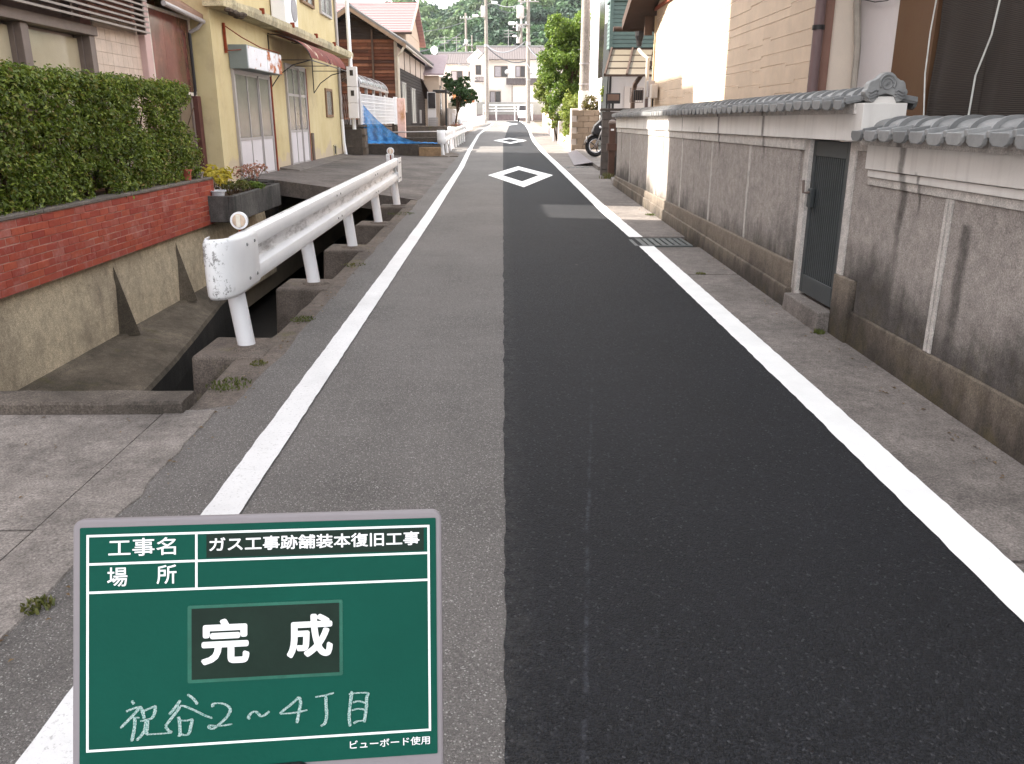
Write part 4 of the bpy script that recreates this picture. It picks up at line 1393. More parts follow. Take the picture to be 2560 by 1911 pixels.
MB().path([(2.945, 8.30, 2.36), (2.945, 8.30, 2.40)], .056, 14).build('pipe_clip', m_black, rh, smooth='auto')

mbx = thing('meter_box', 'grey electric meter boxes beside the downpipe on the sided house', 'meter', (2.9, 17.3, 1.9))
MB().box(2.84, 2.97, 17.05, 17.25, 2.0, 2.30).build('case', m_alu, mbx, bevel=.01)
MB().box(2.86, 2.98, 16.75, 16.98, 1.97, 2.22).build('case', M('pale_case', S(206, 196, 186), .6), mbx, bevel=.01)
MB().path([(2.95, 17.1, 2.0), (2.95, 17.1, 1.5)], .015, 8).build('conduit', m_black, mbx)
fl = thing('wall_fan', 'square caged vent fan mounted by the downpipe of the sided house', 'fan', (2.7, 17.7, 2))
MB().box(2.66, 2.86, 17.66, 17.80, 1.95, 2.15).build('housing', m_black, fl, bevel=.02)
mb = MB()
for i in range(6):
    mb.path([(2.60 + i * .044, 17.62, 1.92), (2.60 + i * .044, 17.62, 2.17)], .004, 5)
mb.path([(2.58, 17.62, 1.91), (2.84, 17.62, 1.91), (2.84, 17.62, 2.18), (2.58, 17.62, 2.18), (2.58, 17.62, 1.91)], .009, 6)
mb.build('cage', m_alu_d, fl)

# plaster wall, wooden board and blinds of the next house
m_stucco = M('white_stucco', S(214, 208, 208), .9, .04, 1.2, .25, 110)
nh = thing('plaster_house', 'white plaster house front with dark blinds behind the low tiled wall', 'house', (6, 4, .1))
MB().box(3.36, 3.5, 7.52, 8.42, -.05, 4.2).build('wall', m_stucco, nh)
MB().box(3.7, 11, -2, 8.40, -.05, 4.2).build('back_wall', m_stucco, nh)
MB().box(3.33, 3.70, 6.85, 7.52, -.05, 4.2).build('wood_panel', M('brown_wood_panel', S(112, 84, 60), .65, .22, 2.2, .2, 40, c2=S(96, 64, 44)), nh)
MB().box(2.75, 11.4, -2.3, 8.55, 4.2, 4.4).build('roof', m_brown, nh)
MB().box(3.36, 3.40, .5, 6.85, -.02, 1.3).build('sill_wall', m_brown, nh)
for y in (1.0, 4.6):
    MB().box(3.45, 3.55, y, y + .1, -.02, 4.2).build('post', m_brown, nh)
MB().path([(3.34, 8.40, 3.4), (3.30, 8.36, 2.6), (3.33, 8.30, 2.2), (3.34, 8.28, 1.4)], .03, 10).build('grey_hose', M('grey_beige_hose', S(176, 168, 158), .7), nh, smooth='auto')
MB().path([(3.33, 8.3, 2.62), (3.32, 8.0, 2.56), (3.32, 7.75, 2.54), (3.325, 7.5, 2.57)], .005, 6).build('cable', m_black, nh)


def blind(y0, y1, z0, z1, x, label, bulge):
    t = thing('hanging_blind', label, 'blind', (x, y0, z0), 'dark slatted blinds')
    t2 = NT('blind_weave_%d' % int(y0 * 10))
    wv = t2.n('ShaderNodeTexWave', bands_direction='Z'); wv.inputs['Scale'].default_value = 26; wv.inputs['Distortion'].default_value = .6
    t2.ln(t2.pos, wv.inputs[0])
    base = t2.mix(t2.rng(wv.outputs[1], .2, .8), S(40, 34, 32), S(66, 58, 52))
    m = t2.done(base, .8, t2.bump(wv.outputs[1], .4, .01), .25)
    mb = MB(); rows = []
    for i in range(25):
        y = y0 + (y1 - y0) * i / 24
        rows.append([(x + bulge * math.sin(i / 24 * 9) * (1 - k / 16) * .6 + .02 * mnoise.noise((y * 3, k * .3, 7)), y + .10 * (1 - k / 16) * math.sin(i / 24 * 3.1), z0 + (z1 - z0) * k / 16) for k in range(17)])
    mb.grid(rows)
    o = mb.build('mesh_sheet', m, t, smooth=True)
    sm = o.modifiers.new('thick', 'SOLIDIFY'); sm.thickness = .006
    MB().path([(x, y0, z1), (x, y1, z1)], .015, 8).build('top_rod', m_black, t)
    return t


blind(6.05, 6.80, 1.42, 4.0, 3.34, 'dark sagging blind beside the brown wooden panel', .03)
blind(1.2, 5.98, 1.42, 4.0, 3.30, 'wide dark slatted blind above the low tiled wall', .004)
m_cord = M('white_cord', S(226, 226, 222), .7)
tag(MB().path([(3.27, 6.76, 2.48), (3.275, 6.80, 2.2), (3.28, 6.80, 1.9), (3.28, 6.72, 1.56)], .006, 6).build('blind_cord', m_cord), 'white cord hanging straight at the edge of the brown wooden panel', 'cord')
tag(MB().path([(3.26, 5.80, 3.2), (3.265, 5.86, 2.5), (3.27, 5.93, 2.1), (3.27, 6.05, 1.85), (3.27, 6.06, 1.56)], .007, 6).build('blind_cord', m_cord), 'white cord hanging slanted between the two dark blinds', 'cord')


# ================================================================== left side beyond the yellow house
# mossy parapet across the ditch
pp = thing('ditch_parapet', 'mossy dark concrete parapet across the ditch beyond the yellow house', 'parapet', (-3.2, 28, .4))
MB().box(-4.55, -2.72, 27.75, 27.98, -1.0, .83).build('beam', m_parapet, pp, bevel=.02)
MB().box(-2.71, -2.0, 27.74, 28.0, -.8, .74).build('end_block', concrete('tan_concrete', S(150, 124, 98), S(96, 80, 64), .4), pp, bevel=.03)
MB().box(-2.25, -1.75, 27.7, 28.9, -.6, .47).build('foot', m_kerb, pp, bevel=.03)
# ditch behind it and its walls
struct(MB().hexa([(-6.0, 28.0, -1.2), (-2.0, 28.0, -1.2), (-2.3, 60, -.5), (-6.0, 60, -.5), (-6, 28.0, -.35), (-2.0, 28.0, -.35), (-2.3, 60, .1), (-6, 60, .1)]).build('ditch_bed', m_bed))
struct(ribbon('kerb', lambda y: -2.25 - max(0, (y - 40) * .018), lambda y: -1.45, steps(28.4, 96, 60), -.002, m_kerb, thick=1.4))
struct(MB().hexa([(-4.62, 46, -1), (-2.2, 46, -1), (-2.2, 97, -1), (-4.62, 97, -1), (-4.62, 46, g(46) + .03), (-2.2, 46, g(46) - .004), (-2.2, 97, g(97) - .004), (-4.62, 97, g(97) + .03)]).build('verge_ground', m_ground))
cwl = thing('ditch_wall', 'stepped dark block retaining wall below the white mesh fence', 'wall', (-4.5, 30, -.3))
bme2 = MB().box(-.075, .075, -.196, .196, -.094, .094).mesh('concrete_block')
bm = bmesh.new(); bm.from_mesh(bme2); bmesh.ops.bevel(bm, geom=bm.edges[:], offset=.006, segments=1, affect='EDGES'); bm.to_mesh(bme2); bm.free()
m_block = byobj('grey_block', [S(120, 108, 98), S(104, 94, 86), S(132, 118, 106)], .9, .5, 50, bloom=S(66, 58, 52))
bme2.materials.append(m_block)
MB().box(-4.72, -4.46, 27.15, 34.0, -.6, 1.36).build('core', m_parapet, cwl)
for r in range(7):
    for i in range(17):
        y = 27.36 + i * .4 + (.2 if r % 2 else 0)
        if y < 33.9:
            put('concrete_block', bme2, None, (-4.40 + random.uniform(-.003, .003), y, .05 + r * .197), cwl)
MB().box(-4.95, -4.32, 27.12, 34.0, 1.37, 1.44).build('coping', m_kerb, cwl)
for i in range(6):
    MB().box(-4.92 + .0, -4.40, 27.02, 27.10, -.2 + i * .25, .045 + i * .25).build('end_course', m_parapet, cwl)
# ledges seen over the parapet
lw = thing('ditch_sill', 'low concrete sill wall crossing behind the mossy parapet', 'wall', (-3.2, 31.5, 0))
MB().box(-4.3, -2.0, 31.4, 31.65, -.4, .98).build('beam', m_parapet, lw, bevel=.015)
MB().path([(-4.2, 31.3, 1.16), (-2.0, 31.3, 1.19)], .022, 8).build('pipe_rail', m_alu, lw)
MB().box(-4.3, -2.05, 30.0, 30.2, -.4, .72).build('lower_beam', m_parapet, lw, bevel=.015)
MB().box(-4.3, -2.0, 34.6, 34.8, -.4, 1.36).build('upper_beam', m_parapet, lw, bevel=.015)
MB().box(-4.3, -2.0, 34.81, 46, -.4, 1.28).build('bank_fill', M('grassy_bank', S(104, 104, 62), .95, .3, 3, .6, 30), lw)

# meter cabinet and its white mast
mc = thing('meter_cabinet', 'stack of three white meter boxes on a tall white mast beside the yellow house', 'cabinet', (-4.6, 26.9, 1.4))
m_cab = M('white_cabinet', S(226, 222, 224), .5, .04, 2, .04, 40)
for i, (z0, z1) in enumerate(((2.55, 3.12), (2.08, 2.54), (1.63, 2.07))):
    c = MB().box(-4.72 + .0 * i, -4.42, 26.75, 26.98, z0, z1).build('box', m_cab, mc, bevel=.012)
    if i < 2:
        MB().box(-4.62, -4.52, 26.742, 26.75, z1 - .26, z1 - .10).build('meter_window', m_glass_dark, c)
MB().path([(-4.62, 27.05, 1.3), (-4.66, 27.05, 7.5)], .06, 12).build('mast', m_white, mc, smooth='auto')
MB().path([(-4.40, 26.9, 2.2), (-4.40, 26.9, 1.5)], .02, 8).build('conduit', m_alu, mc)

# white mesh fence
wf = thing('mesh_fence', 'white wire mesh fence on the block wall in front of the wooden house', 'fence', (-4.4, 30.5, 1.44))
for k, y in enumerate((27.4, 29.4, 31.4, 33.2)):
    MB().path([(-4.44 + (y - 27.4) * .055, y, 1.43), (-4.44 + (y - 27.4) * .055, y, 2.42)], .025, 8).build('post', m_white, wf, smooth='auto')
for s_ in range(3):
    a = 27.4 + s_ * 1.95; b = a + 1.9
    mb = MB()
    X = lambda y: -4.42 + (y - 27.4) * .055
    for j in range(34):
        y = a + j * (b - a) / 33
        mb.box(X(y) - .004, X(y) + .004, y - .009, y + .009, 1.47, 2.36)
    for j in range(9):
        z = 1.47 + j * .11
        mb.bar((X(a) + .006, a, z), (X(b) + .006, b, z), .012, .022 if j % 2 == 0 else .012)
    mb.build('mesh_panel', m_white, wf)
MB().box(-4.14, -4.02, 33.15, 33.5, 1.42, 2.42).build('end_board', m_white, wf, bevel=.01)
lf = thing('lattice_fence', 'short grey diamond lattice fence between mast and yellow house', 'fence', (-4.9, 27.3, 1.44))
mb = MB()
for i in range(9):
    mb.bar((-5.3 + i * .07, 27.35, 1.45), (-5.3 + i * .07 + .12, 27.35, 2.35), .012, .012)
    mb.bar((-5.3 + i * .07 + .12, 27.36, 1.45), (-5.3 + i * .07, 27.36, 2.35), .012, .012)
mb.build('lattice', M('grey_lattice', S(176, 170, 172), .6), lf)
MB().path([(-4.78, 27.35, 1.42), (-4.78, 27.35, 2.42)], .025, 8).build('post', m_white, lf)

# pink pillar
pk = MB().box(-4.02, -3.74, 33.3, 33.65, .9, 2.38).build('pink_pillar', M('pink_stained_plaster', S(226, 192, 184), .9, .1, 3, dirt=S(176, 128, 86), dsc=2.2, dth=.52), None, bevel=.01)
tag(pk, 'pinkish plaster pillar with brown stains at the end of the mesh fence', 'pillar')

# blue net slumped from the fence
def net_mat():
    t = NT('blue_net')
    base = t.mix(t.rng(t.noise(6, 5), .3, .7), S(48, 136, 220), S(96, 176, 240))
    t.done(base, .6, None, .3)
    tr_ = t.n('ShaderNodeBsdfTransparent')
    mx = t.n('ShaderNodeMixShader')
    mesh_ = t.vor(46)
    t.ln(t.rng(t.math('ADD', mesh_, t.math('MULTIPLY', t.noise(2.5, 4), .5)), .62, .82, 1, .6), mx.inputs[0])
    t.ln(tr_.outputs[0], mx.inputs[1]); t.ln(t.b.outputs[0], mx.inputs[2])
    t.ln(mx.outputs[0], t.t.nodes['Material Output'].inputs['Surface'])
    return t.m
nt = thing('blue_net', 'bright blue net tied to the fence and slumped over the parapet', 'net', (-4.1, 27.8, .8))
mb = MB(); rows = []
for i in range(61):
    k = i / 60
    top = .875 + 1.38 * (1 - k) ** 2.3
    r = []
    for j in range(17):
        q = j / 16
        pull = (1 - q) * .10 * (1 - k)
        fold = .06 * math.sin(i * .75 + q * 1.5) * (.25 + .75 * q) * (1 - k * .5)
        zb = .845 + .02 * abs(math.sin(i * .9)) * (1 - k)
        r.append((-4.46 + 2.2 * k - pull + .03 * math.sin(j * 1.1) * (1 - k), 27.66 + .10 * q + fold, top * (1 - q) + zb * q))
    rows.append(r)
mb.grid(rows)
m_net = net_mat()
mb.build('sheet', m_net, nt, smooth=True)
mb = MB(); rows = []
for i in range(31):
    k = i / 30; x = -4.35 + 2.25 * k
    rr = .09 * (1 - k) + .025
    rows.append([(x, 27.84 + rr * 1.3 * math.cos(a) + .03 * math.sin(i * 1.3), .862 + rr * .8 * max(0, math.sin(a)) + .01 * math.sin(i * 2.1)) for a in steps(0, math.pi, 8)])
mb.grid(rows); mb.build('gathered_hem', m_net, nt, smooth=True)
MB().path([(-4.43, 27.6, 2.04), (-4.43, 27.62, 1.6), (-4.38, 27.66, .9)], .025, 8).build('tied_corner', m_net, nt, smooth=True)

# wooden house
wh = thing('wooden_house', 'old weathered wooden house with reddish plank gable and black side wall', 'house', (-5.7, 40, .9))
m_plank = byobj('weathered_red_plank', [S(78, 46, 36), S(104, 64, 48), S(58, 38, 32), S(132, 88, 68), S(88, 60, 50)], .9, .8, 24, sc=5)
m_char = M('charred_board', S(48, 39, 36), .85, .25, 3, .5, 40)
GZ = lambda x: 5.55 - abs(x + 5.7) * .62
poly = [(-7.4, .6), (-4.05, .6), (-4.05, GZ(-4.05) - .1), (-5.7, 5.42), (-7.4, GZ(-7.4) - .1)]
MB().prism(poly, 'y', 34.1, 46.5).build('wall', m_char, wh)
for i in range(30):
    z0 = 1.6 + i * .122
    w_ = min(1.62, (5.44 - z0 - .06) / .62)
    if w_ < .25:
        break
    segs = [(-5.7 - w_, -5.7 - w_ * .05), (-5.7 - w_ * .05, -5.7 + w_)] if i % 2 else [(-5.7 - w_, -5.7 + w_ * .35), (-5.7 + w_ * .35, -5.7 + w_)]
    for a, b in segs:
        MB().hexa([(a, 34.05, z0), (b - .01, 34.05, z0), (b - .01, 34.10, z0), (a, 34.10, z0), (a, 34.085, z0 + .112), (b - .01, 34.085, z0 + .112), (b - .01, 34.10, z0 + .112), (a, 34.10, z0 + .112)]).build('plank', m_plank if z0 < 4.5 else m_char, wh)
for x in (-6.3, -5.0):
    MB().box(x, x + .07, 34.0, 34.055, 1.4, GZ(x) - .25).build('batten', m_brown, wh)
MB().box(-4.14, -4.02, 34.0, 34.12, .6, 4.45).build('corner_post', M('grey_corner_board', S(150, 140, 132), .8), wh)
m_kaw = M('grey_clay_tile', S(120, 118, 118), .6, .15, 6, .3, 40)
for s_ in (-1, 1):
    mb = MB(); rows = []
    for i in range(64):
        y = 33.5 + i * .2125
        zz = .022 * (1 if i % 2 else -1)
        rows.append([(-5.7 + s_ * k, y, 5.62 - k * .62 + zz) for k in steps(0, 2.05, 4)])
    mb.grid(rows)
    o = mb.build('roof', m_kaw, wh)
    sm = o.modifiers.new('thick', 'SOLIDIFY'); sm.thickness = .07
    MB().hexa([(-5.7, 33.42, 5.46), (-5.7, 33.52, 5.46), (-5.7 + s_ * 2.08, 33.52, 4.17), (-5.7 + s_ * 2.08, 33.42, 4.17), (-5.7, 33.42, 5.60), (-5.7, 33.52, 5.60), (-5.7 + s_ * 2.08, 33.52, 4.31), (-5.7 + s_ * 2.08, 33.42, 4.31)]).build('barge_board', M('pale_timber', S(128, 108, 92), .8, .15) if s_ < 0 else bpy.data.materials['pale_timber'], wh)
MB().path([(-5.7, 33.4, 5.66), (-5.7, 46.9, 5.66)], .09, 10).build('ridge', m_kaw, wh, smooth='auto')
MB().path([(-3.66, 33.5, 4.26), (-3.66, 46.6, 4.24)], .055, 10).build('gutter', m_dp, wh, smooth='auto')
MB().path([(-3.68, 33.55, 4.24), (-3.80, 33.6, 4.05), (-3.98, 33.95, 3.90), (-3.985, 33.97, 1.5)], .045, 10).build('downpipe', m_dp, wh, smooth='auto')
MB().box(-4.06, -4.035, 34.3, 46.4, 3.55, 4.28).build('upper_plaster', M('dull_plaster', S(186, 170, 160), .9, .15), wh)
for y in (36.4, 38.6, 41, 43.4):
    MB().box(-4.06, -4.02, y, y + .14, 3.5, 4.3).build('stud', m_brown, wh)
for i in range(19):
    z0 = 1.15 + i * .125
    MB().hexa([(-4.06, 34.25, z0), (-4.015, 34.25, z0), (-4.015, 46.4, z0), (-4.06, 46.4, z0), (-4.06, 34.25, z0 + .12), (-4.035, 34.25, z0 + .12), (-4.035, 46.4, z0 + .12), (-4.06, 46.4, z0 + .12)]).build('board', m_char, wh)
MB().box(-4.06, -3.98, 34.0, 46.5, .5, 1.14).build('foundation', m_pave, wh)
for a, b, c, e in ((35.0, 36.3, 1.95, 2.98), (38.6, 40.1, 1.52, 2.88), (42.1, 42.7, 1.5, 2.0)):
    w = MB().box(-4.02, -4.0, a, b, c, e).build('window', glassy('pale_shop_glass', S(186, 184, 178), .3), wh)
    mb = MB(); mb.box(-4.02, -3.97, a - .06, a, c - .06, e + .06); mb.box(-4.02, -3.97, b, b + .06, c - .06, e + .06); mb.box(-4.02, -3.97, a, b, c - .06, c); mb.box(-4.02, -3.97, a, b, e, e + .06); mb.box(-4.0, -3.98, (a + b) / 2 - .03, (a + b) / 2 + .03, c, e)
    mb.build('frame', m_alu, w)
mb = MB().hexa([(-4.03, 43.4, 3.45), (-3.93, 43.4, 3.45), (-3.4, 46.9, 1.95), (-4.03, 46.9, 2.1), (-4.03, 43.4, 3.52), (-3.93, 43.4, 3.52), (-3.4, 46.9, 2.02), (-4.03, 46.9, 2.17)]); mb.build('lean_to_roof', m_brown, wh)

wh.location = Vector((0, 0, 1.55)) + (Vector(wh.location) - Vector((0, 0, 1.55))) * 1.10
wh.scale = (1.10, 1.10, 1.10)
# arched translucent canopy in front of it
cn = thing('arched_canopy', 'arched grey translucent canopy on white posts behind the mesh fence', 'canopy', (-4.9, 30, 1.4))
mb = MB(); rows = []
for y in steps(26.95, 33.6, 10):
    rows.append([(-5.0 + .62 * math.sin(R(a)), y, 2.62 + .42 * math.cos(R(a))) for a in steps(-60, 88, 14)])
mb.grid(rows)
o = mb.build('sheet', M('smoky_polycarbonate', S(112, 112, 116), .18, .15, 3, 0, 40, .7), cn, smooth=True)
sm = o.modifiers.new('thick', 'SOLIDIFY'); sm.thickness = .01
for y in (27.0, 28.6, 30.2, 31.9, 33.55):
    MB().path([(-5.0 + .625 * math.sin(R(a)), y, 2.615 + .42 * math.cos(R(a))) for a in steps(-60, 88, 10)], .018, 6).build('rib', m_alu, cn)
    MB().box(-4.48, -4.40, y - .05, y + .05, 1.44, 2.62).build('post', m_alu, cn)
MB().box(-4.42, -4.36, 26.95, 33.6, 2.56, 2.63).build('front_beam', m_alu, cn)

# house with the pale pink roof
ph = thing('pink_roof_house', 'tall house with pale pink shingle roof behind the wooden house', 'house', (-9, 52, 1.2))
m_tan = M('tan_plaster', S(196, 176, 158), .9, .06, 2)
MB().box(-12.5, -5.2, 48.2, 56, .6, 6.3).build('wall', m_tan, ph)
def pinkroof():
    t = NT('pale_pink_shingle')
    o_ = t.xyz()
    ln_ = t.n('ShaderNodeTexWave', bands_direction='Z'); ln_.inputs['Scale'].default_value = 1.9
    t.ln(t.pos, ln_.inputs[0])
    base = t.mix(t.rng(ln_.outputs[1], .0, .25, 1, 0), S(150, 116, 116), S(132, 102, 104))
    base = t.mix(t.rng(t.noise(12, 4), .4, .7, 0, .4), base, S(156, 122, 124))
    return t.done(base, .8, None, .25)
m_pr = pinkroof()
mb = MB(); n = 18
for i in range(n):
    y0 = 47.6 + i * (52.1 - 47.6) / n; y1 = y0 + (52.1 - 47.6) / n + .05
    z0 = 6.05 + i * (8.05 - 6.05) / n; z1 = z0 + (8.05 - 6.05) / n
    MB().hexa([(-13, y0, z0 - .05), (-4.85, y0, z0 - .05), (-4.85, y1, z1 - .05), (-13, y1, z1 - .05), (-13, y0, z0 + .014), (-4.85, y0, z0 + .014), (-4.85, y1, z1 + .005), (-13, y1, z1 + .005)]).build('shingle_course', m_pr, ph)
MB().hexa([(-13, 52.1, 7.95), (-4.85, 52.1, 7.95), (-4.85, 56.6, 6.0), (-13, 56.6, 6.0), (-13, 52.1, 8.08), (-4.85, 52.1, 8.08), (-4.85, 56.6, 6.13), (-13, 56.6, 6.13)]).build('rear_roof', m_pr, ph)
MB().prism([(48.3, 6.2), (55.9, 6.2), (52.1, 7.9)], 'x', -5.3, -5.18).build('gable', m_tan, ph)
MB().path([(-13, 47.55, 6.02), (-4.8, 47.55, 6.02)], .07, 8).build('gutter', m_brown, ph)
MB().box(-5.19, -5.15, 49.5, 51, 3.6, 5.2).build('window', m_glass_dark, ph)
MB().hexa([(-4.86, 47.6, 5.95), (-4.80, 47.6, 5.95), (-4.80, 52.1, 7.9), (-4.86, 52.1, 7.9), (-4.86, 47.6, 6.15), (-4.80, 47.6, 6.15), (-4.80, 52.1, 8.12), (-4.86, 52.1, 8.12)]).build('barge_board', m_tan, ph)
ant = thing('roof_antenna', 'small television antenna on the pink roofed house', 'antenna', (-8.9, 52, 8.05))
MB().path([(-8.9, 52, 7.95), (-8.9, 52, 9.0)], .02, 6).build('mast', m_alu, ant)
MB().path([(-9.35, 52, 8.9), (-8.45, 52, 8.8)], .012, 5).build('boom', m_alu, ant)
for k in range(5):
    MB().path([(-9.3 + k * .2, 51.75, 8.89 - k * .02), (-9.3 + k * .2, 52.25, 8.89 - k * .02)], .008, 5).build('element', m_alu, ant)

# little porch and fence wall further on
pc = thing('porch_house', 'small house with mauve roof and dark porch beyond the wooden house', 'house', (-4.2, 54, .9))
MB().box(-6.5, -3.6, 50, 58, .6, 4.0).build('wall', m_tan, pc)
MB().hexa([(-6.6, 49.6, 4.0), (-3.3, 49.6, 4.0), (-3.3, 54, 5.3), (-6.6, 54, 5.3), (-6.6, 49.6, 4.1), (-3.3, 49.6, 4.1), (-3.3, 54, 5.4), (-6.6, 54, 5.4)]).build('roof', M('mauve_roof_sheet', S(164, 146, 150), .7, .1), pc)
MB().box(-3.6, -3.56, 50.3, 51.5, 1.9, 3.5).build('window', m_glass_dark, pc)
MB().box(-3.75, -3.0, 47.2, 49.5, 3.05, 3.15).build('porch_roof', m_black, pc)
MB().box(-3.1, -3.0, 47.2, 47.3, .8, 3.05).build('porch_post', m_black, pc)
MB().box(-4.0, -3.62, 47.15, 47.2, 2.2, 3.0).build('porch_window', m_glass_dark, pc)
MB().box(-4.05, -3.60, 47.21, 47.3, .85, 3.05).build('porch_wall', m_stucco, pc)
for i in range(8):
    MB().box(-4.0, -3.5, 47.08, 47.14, .95 + i * .1, 1.03 + i * .1).build('shutter_slat', m_alu, pc)
sw = thing('slotted_wall', 'grey plank fence wall with small open slots under the dark tree', 'fence', (-3, 52, .8))
MB().box(-3.18, -3.08, 49.8, 57.5, .6, 2.25).build('panel', M('grey_fence_board', S(150, 140, 134), .85, .12, 6), sw)
for i in range(4):
    MB().box(-3.07, -3.05, 53.2 + i * 1.0, 53.55 + i * 1.0, 1.35, 2.0).build('slot', m_stucco, sw)


def tree(name, label, base, blobs, per, size, m, trunk_r, group=None, flat=(1, 1, 1), shell=.5):
    t = thing(name, label, 'tree', base, group)
    top = max(b[0][2] for b in blobs)
    c = np.mean([b[0] for b in blobs], 0)
    mb = MB().path([base, (base[0] * .6 + c[0] * .4, base[1] * .6 + c[1] * .4, base[2] + (c[2] - base[2]) * .45), (c[0], c[1], c[2])], [trunk_r, trunk_r * .75, trunk_r * .4], 8)
    for b in blobs:
        mb.path([(base[0] * .6 + c[0] * .4, base[1] * .6 + c[1] * .4, base[2] + (c[2] - base[2]) * .45), tuple((np.array(b[0]) + c) / 2), b[0]], [trunk_r * .5, trunk_r * .3, trunk_r * .12], 6)
    mb.build('trunk', m_stem, t, smooth=True)
    tot = sum(b[1] ** 2 for b in blobs)
    # each lobe breaks into many twig clumps
    cen = []; rad = []
    for b in blobs:
        k = max(8, int(90 * b[1] ** 2 / tot * len(blobs) ** .5))
        d = rng.normal(size=(k, 3)); d /= np.linalg.norm(d, axis=1, keepdims=True)
        rr = b[1] * (shell + (1 - shell) * rng.random(k))
        for p in np.array(b[0]) + d * rr[:, None] * np.array(flat):
            cen.append(p); rad.append(b[1] * rng.uniform(.18, .36))
    P_, D_ = clumpy(cen, rad, [max(6, int(per / len(cen)))] * len(cen), flat, .25)
    link('crown', leaf_mesh('crown', P_, size, D_, .35, .5), m, t, kind='stuff')
    return t


tree('pruned_tree', 'small dark green pruned tree beside the grey slotted fence', (-2.9, 52, .8),
     [((-2.75, 52, 3.45), .62), ((-2.2, 52, 3.2), .6), ((-3.1, 52, 3.9), .45), ((-1.85, 52, 2.85), .42), ((-2.5, 52.4, 2.7), .5), ((-2.2, 51.8, 3.85), .35)], 3600, .16, m_dark, .07, None, (1.15, 1, .75))
plant('red_flower_shrub', 'dark shrub with red flowers at the foot of the slotted fence', -2.75, 50.2, .78, .5, .6, 300, m_rleaf, .12, 8)


# ================================================================== right side beyond the tiled wall
# block pillar, wooden post
bp = thing('block_pillar', 'weathered grey concrete block pillar just past the tiled wall', 'pillar', (2.55, 20.8, g(20.8)))
MB().box(2.34, 2.95, 20.26, 20.42, .1, 1.76).build('core', m_parapet, bp)
bme3 = bme2.copy(); bme3.name = 'pillar_block'; bme3.materials.clear(); bme3.materials.append(byobj('dark_grey_block', [S(96, 90, 88), S(108, 100, 96), S(88, 82, 80)], .9, .5, 50, bloom=S(72, 64, 60)))
for r in range(8):
    z = .36 + r * .187
    for cxx, sy in (((2.53, 1), (2.93, 1)) if r % 2 == 0 else ((2.43, .5), (2.73, 1), (3.03, .5))):
        put('block', bme3, None, (cxx, 20.27, z), bp, (0, 0, R(90)), (1, sy, .95))
MB().box(2.29, 3.0, 20.17, 20.47, 1.775, 1.83).build('cap', m_parapet, bp, bevel=.01)
MB().box(2.96, 6, 20.22, 20.42, .2, 1.78).build('wing_wall', m_parapet, bp)
wp = thing('wooden_post', 'brown wooden gate post with rounded cap in front of block pillar', 'post', (2.5, 19.65, g(19.6)))
m_wpost = M('red_brown_timber', S(88, 66, 58), .75, .2, 5, .4, 40)
MB().box(2.43, 2.57, 19.58, 19.72, g(19.6) - .02, 1.48).build('shaft', m_wpost, wp, bevel=.01)
MB().lathe([(.085, 0), (.095, .03), (.08, .07), (.03, .10)], (2.5, 19.65, 1.48), 14).build('cap', m_alu_d, wp, smooth='auto')
MB().box(2.39, 2.61, 19.55, 19.75, .90, 1.06).build('collar', m_wpost, wp, bevel=.008)
MB().box(2.46, 2.53, 19.57, 19.58, 1.34, 1.38).build('name_plate', m_white, wp)
MB().box(2.62, 2.74, 19.4, 19.9, g(19.6) - .02, .75).build('foot_board', m_black, wp)
blades('dry_weeds', 2.36, 19.3, g(19.3) + .004, 60, .18, .14, m_weed, wp, .9, .008)
for i in range(6):
    pass
fp = MB().hexa([(2.28, 17.56, .1), (2.75, 17.56, .1), (2.75, 19.2, .1), (2.45, 19.2, .1), (2.28, 17.56, g(17.6) + .05), (2.75, 17.56, g(17.6) + .05), (2.75, 19.2, g(19.2) + .05), (2.45, 19.2, g(19.2) + .05)]).build('kerb_pad', m_pave, None, bevel=.02)
tag(fp, 'low concrete pad at the far end of the tiled wall', 'kerb')

# parking bay with ramp plate, block wall and motorcycle
struct(MB().hexa([(2.45, 21.8, .1), (6, 21.8, .1), (6, 31, .3), (2.6, 31, .3), (2.45, 21.8, g(21.8) + .10), (6, 21.8, g(21.8) + .10), (6, 31, g(31) + .10), (2.6, 31, g(31) + .10)]).build('parking_bay', m_pave))
rp = MB().hexa([(1.98, 23.6, g(23.6) + .01), (2.46, 23.4, g(23.5) + .10), (2.60, 30.2, g(30) + .10), (2.30, 30.4, g(30) + .01), (1.98, 23.6, g(23.6) + .022), (2.46, 23.4, g(23.5) + .112), (2.60, 30.2, g(30) + .112), (2.30, 30.4, g(30) + .022)]).build('ramp_plate', M('grey_steel_plate', S(118, 110, 114), .55, .1, 6, .1, 60, .4, .2), None)
tag(rp, 'grey steel ramp plate laid from pavement up to the motorcycle bay', 'ramp')
g2 = thing('gutter_grille', 'row of short drain bars set in pavement beside the ramp plate', 'grating', (2.0, 22.9, g(22.9)))
for i in range(5):
    MB().box(1.72 + i * .13, 1.79 + i * .13, 22.75, 23.1, g(22.9) - .01, g(22.9) + .012).build('bar', m_grate, g2)

mw = thing('block_wall', 'tan stained concrete block wall behind the parked motorcycle', 'wall', (4, 31, g(31)))
MB().box(2.66, 7, 30.95, 31.1, .3, 1.87).build('core', m_parapet, mw)
bme4 = bme2.copy(); bme4.name = 'tan_block'; bme4.materials.clear(); bme4.materials.append(byobj('tan_grey_block', [S(124, 110, 96), S(120, 106, 92), S(128, 114, 100)], .9, .3, 50))
for r in range(7):
    for i in range(7):
        put('block', bme4, None, (2.68 + i * .4 + (.2 if r % 2 else 0), 30.93, .64 + r * .197), mw, (0, 0, R(90)))

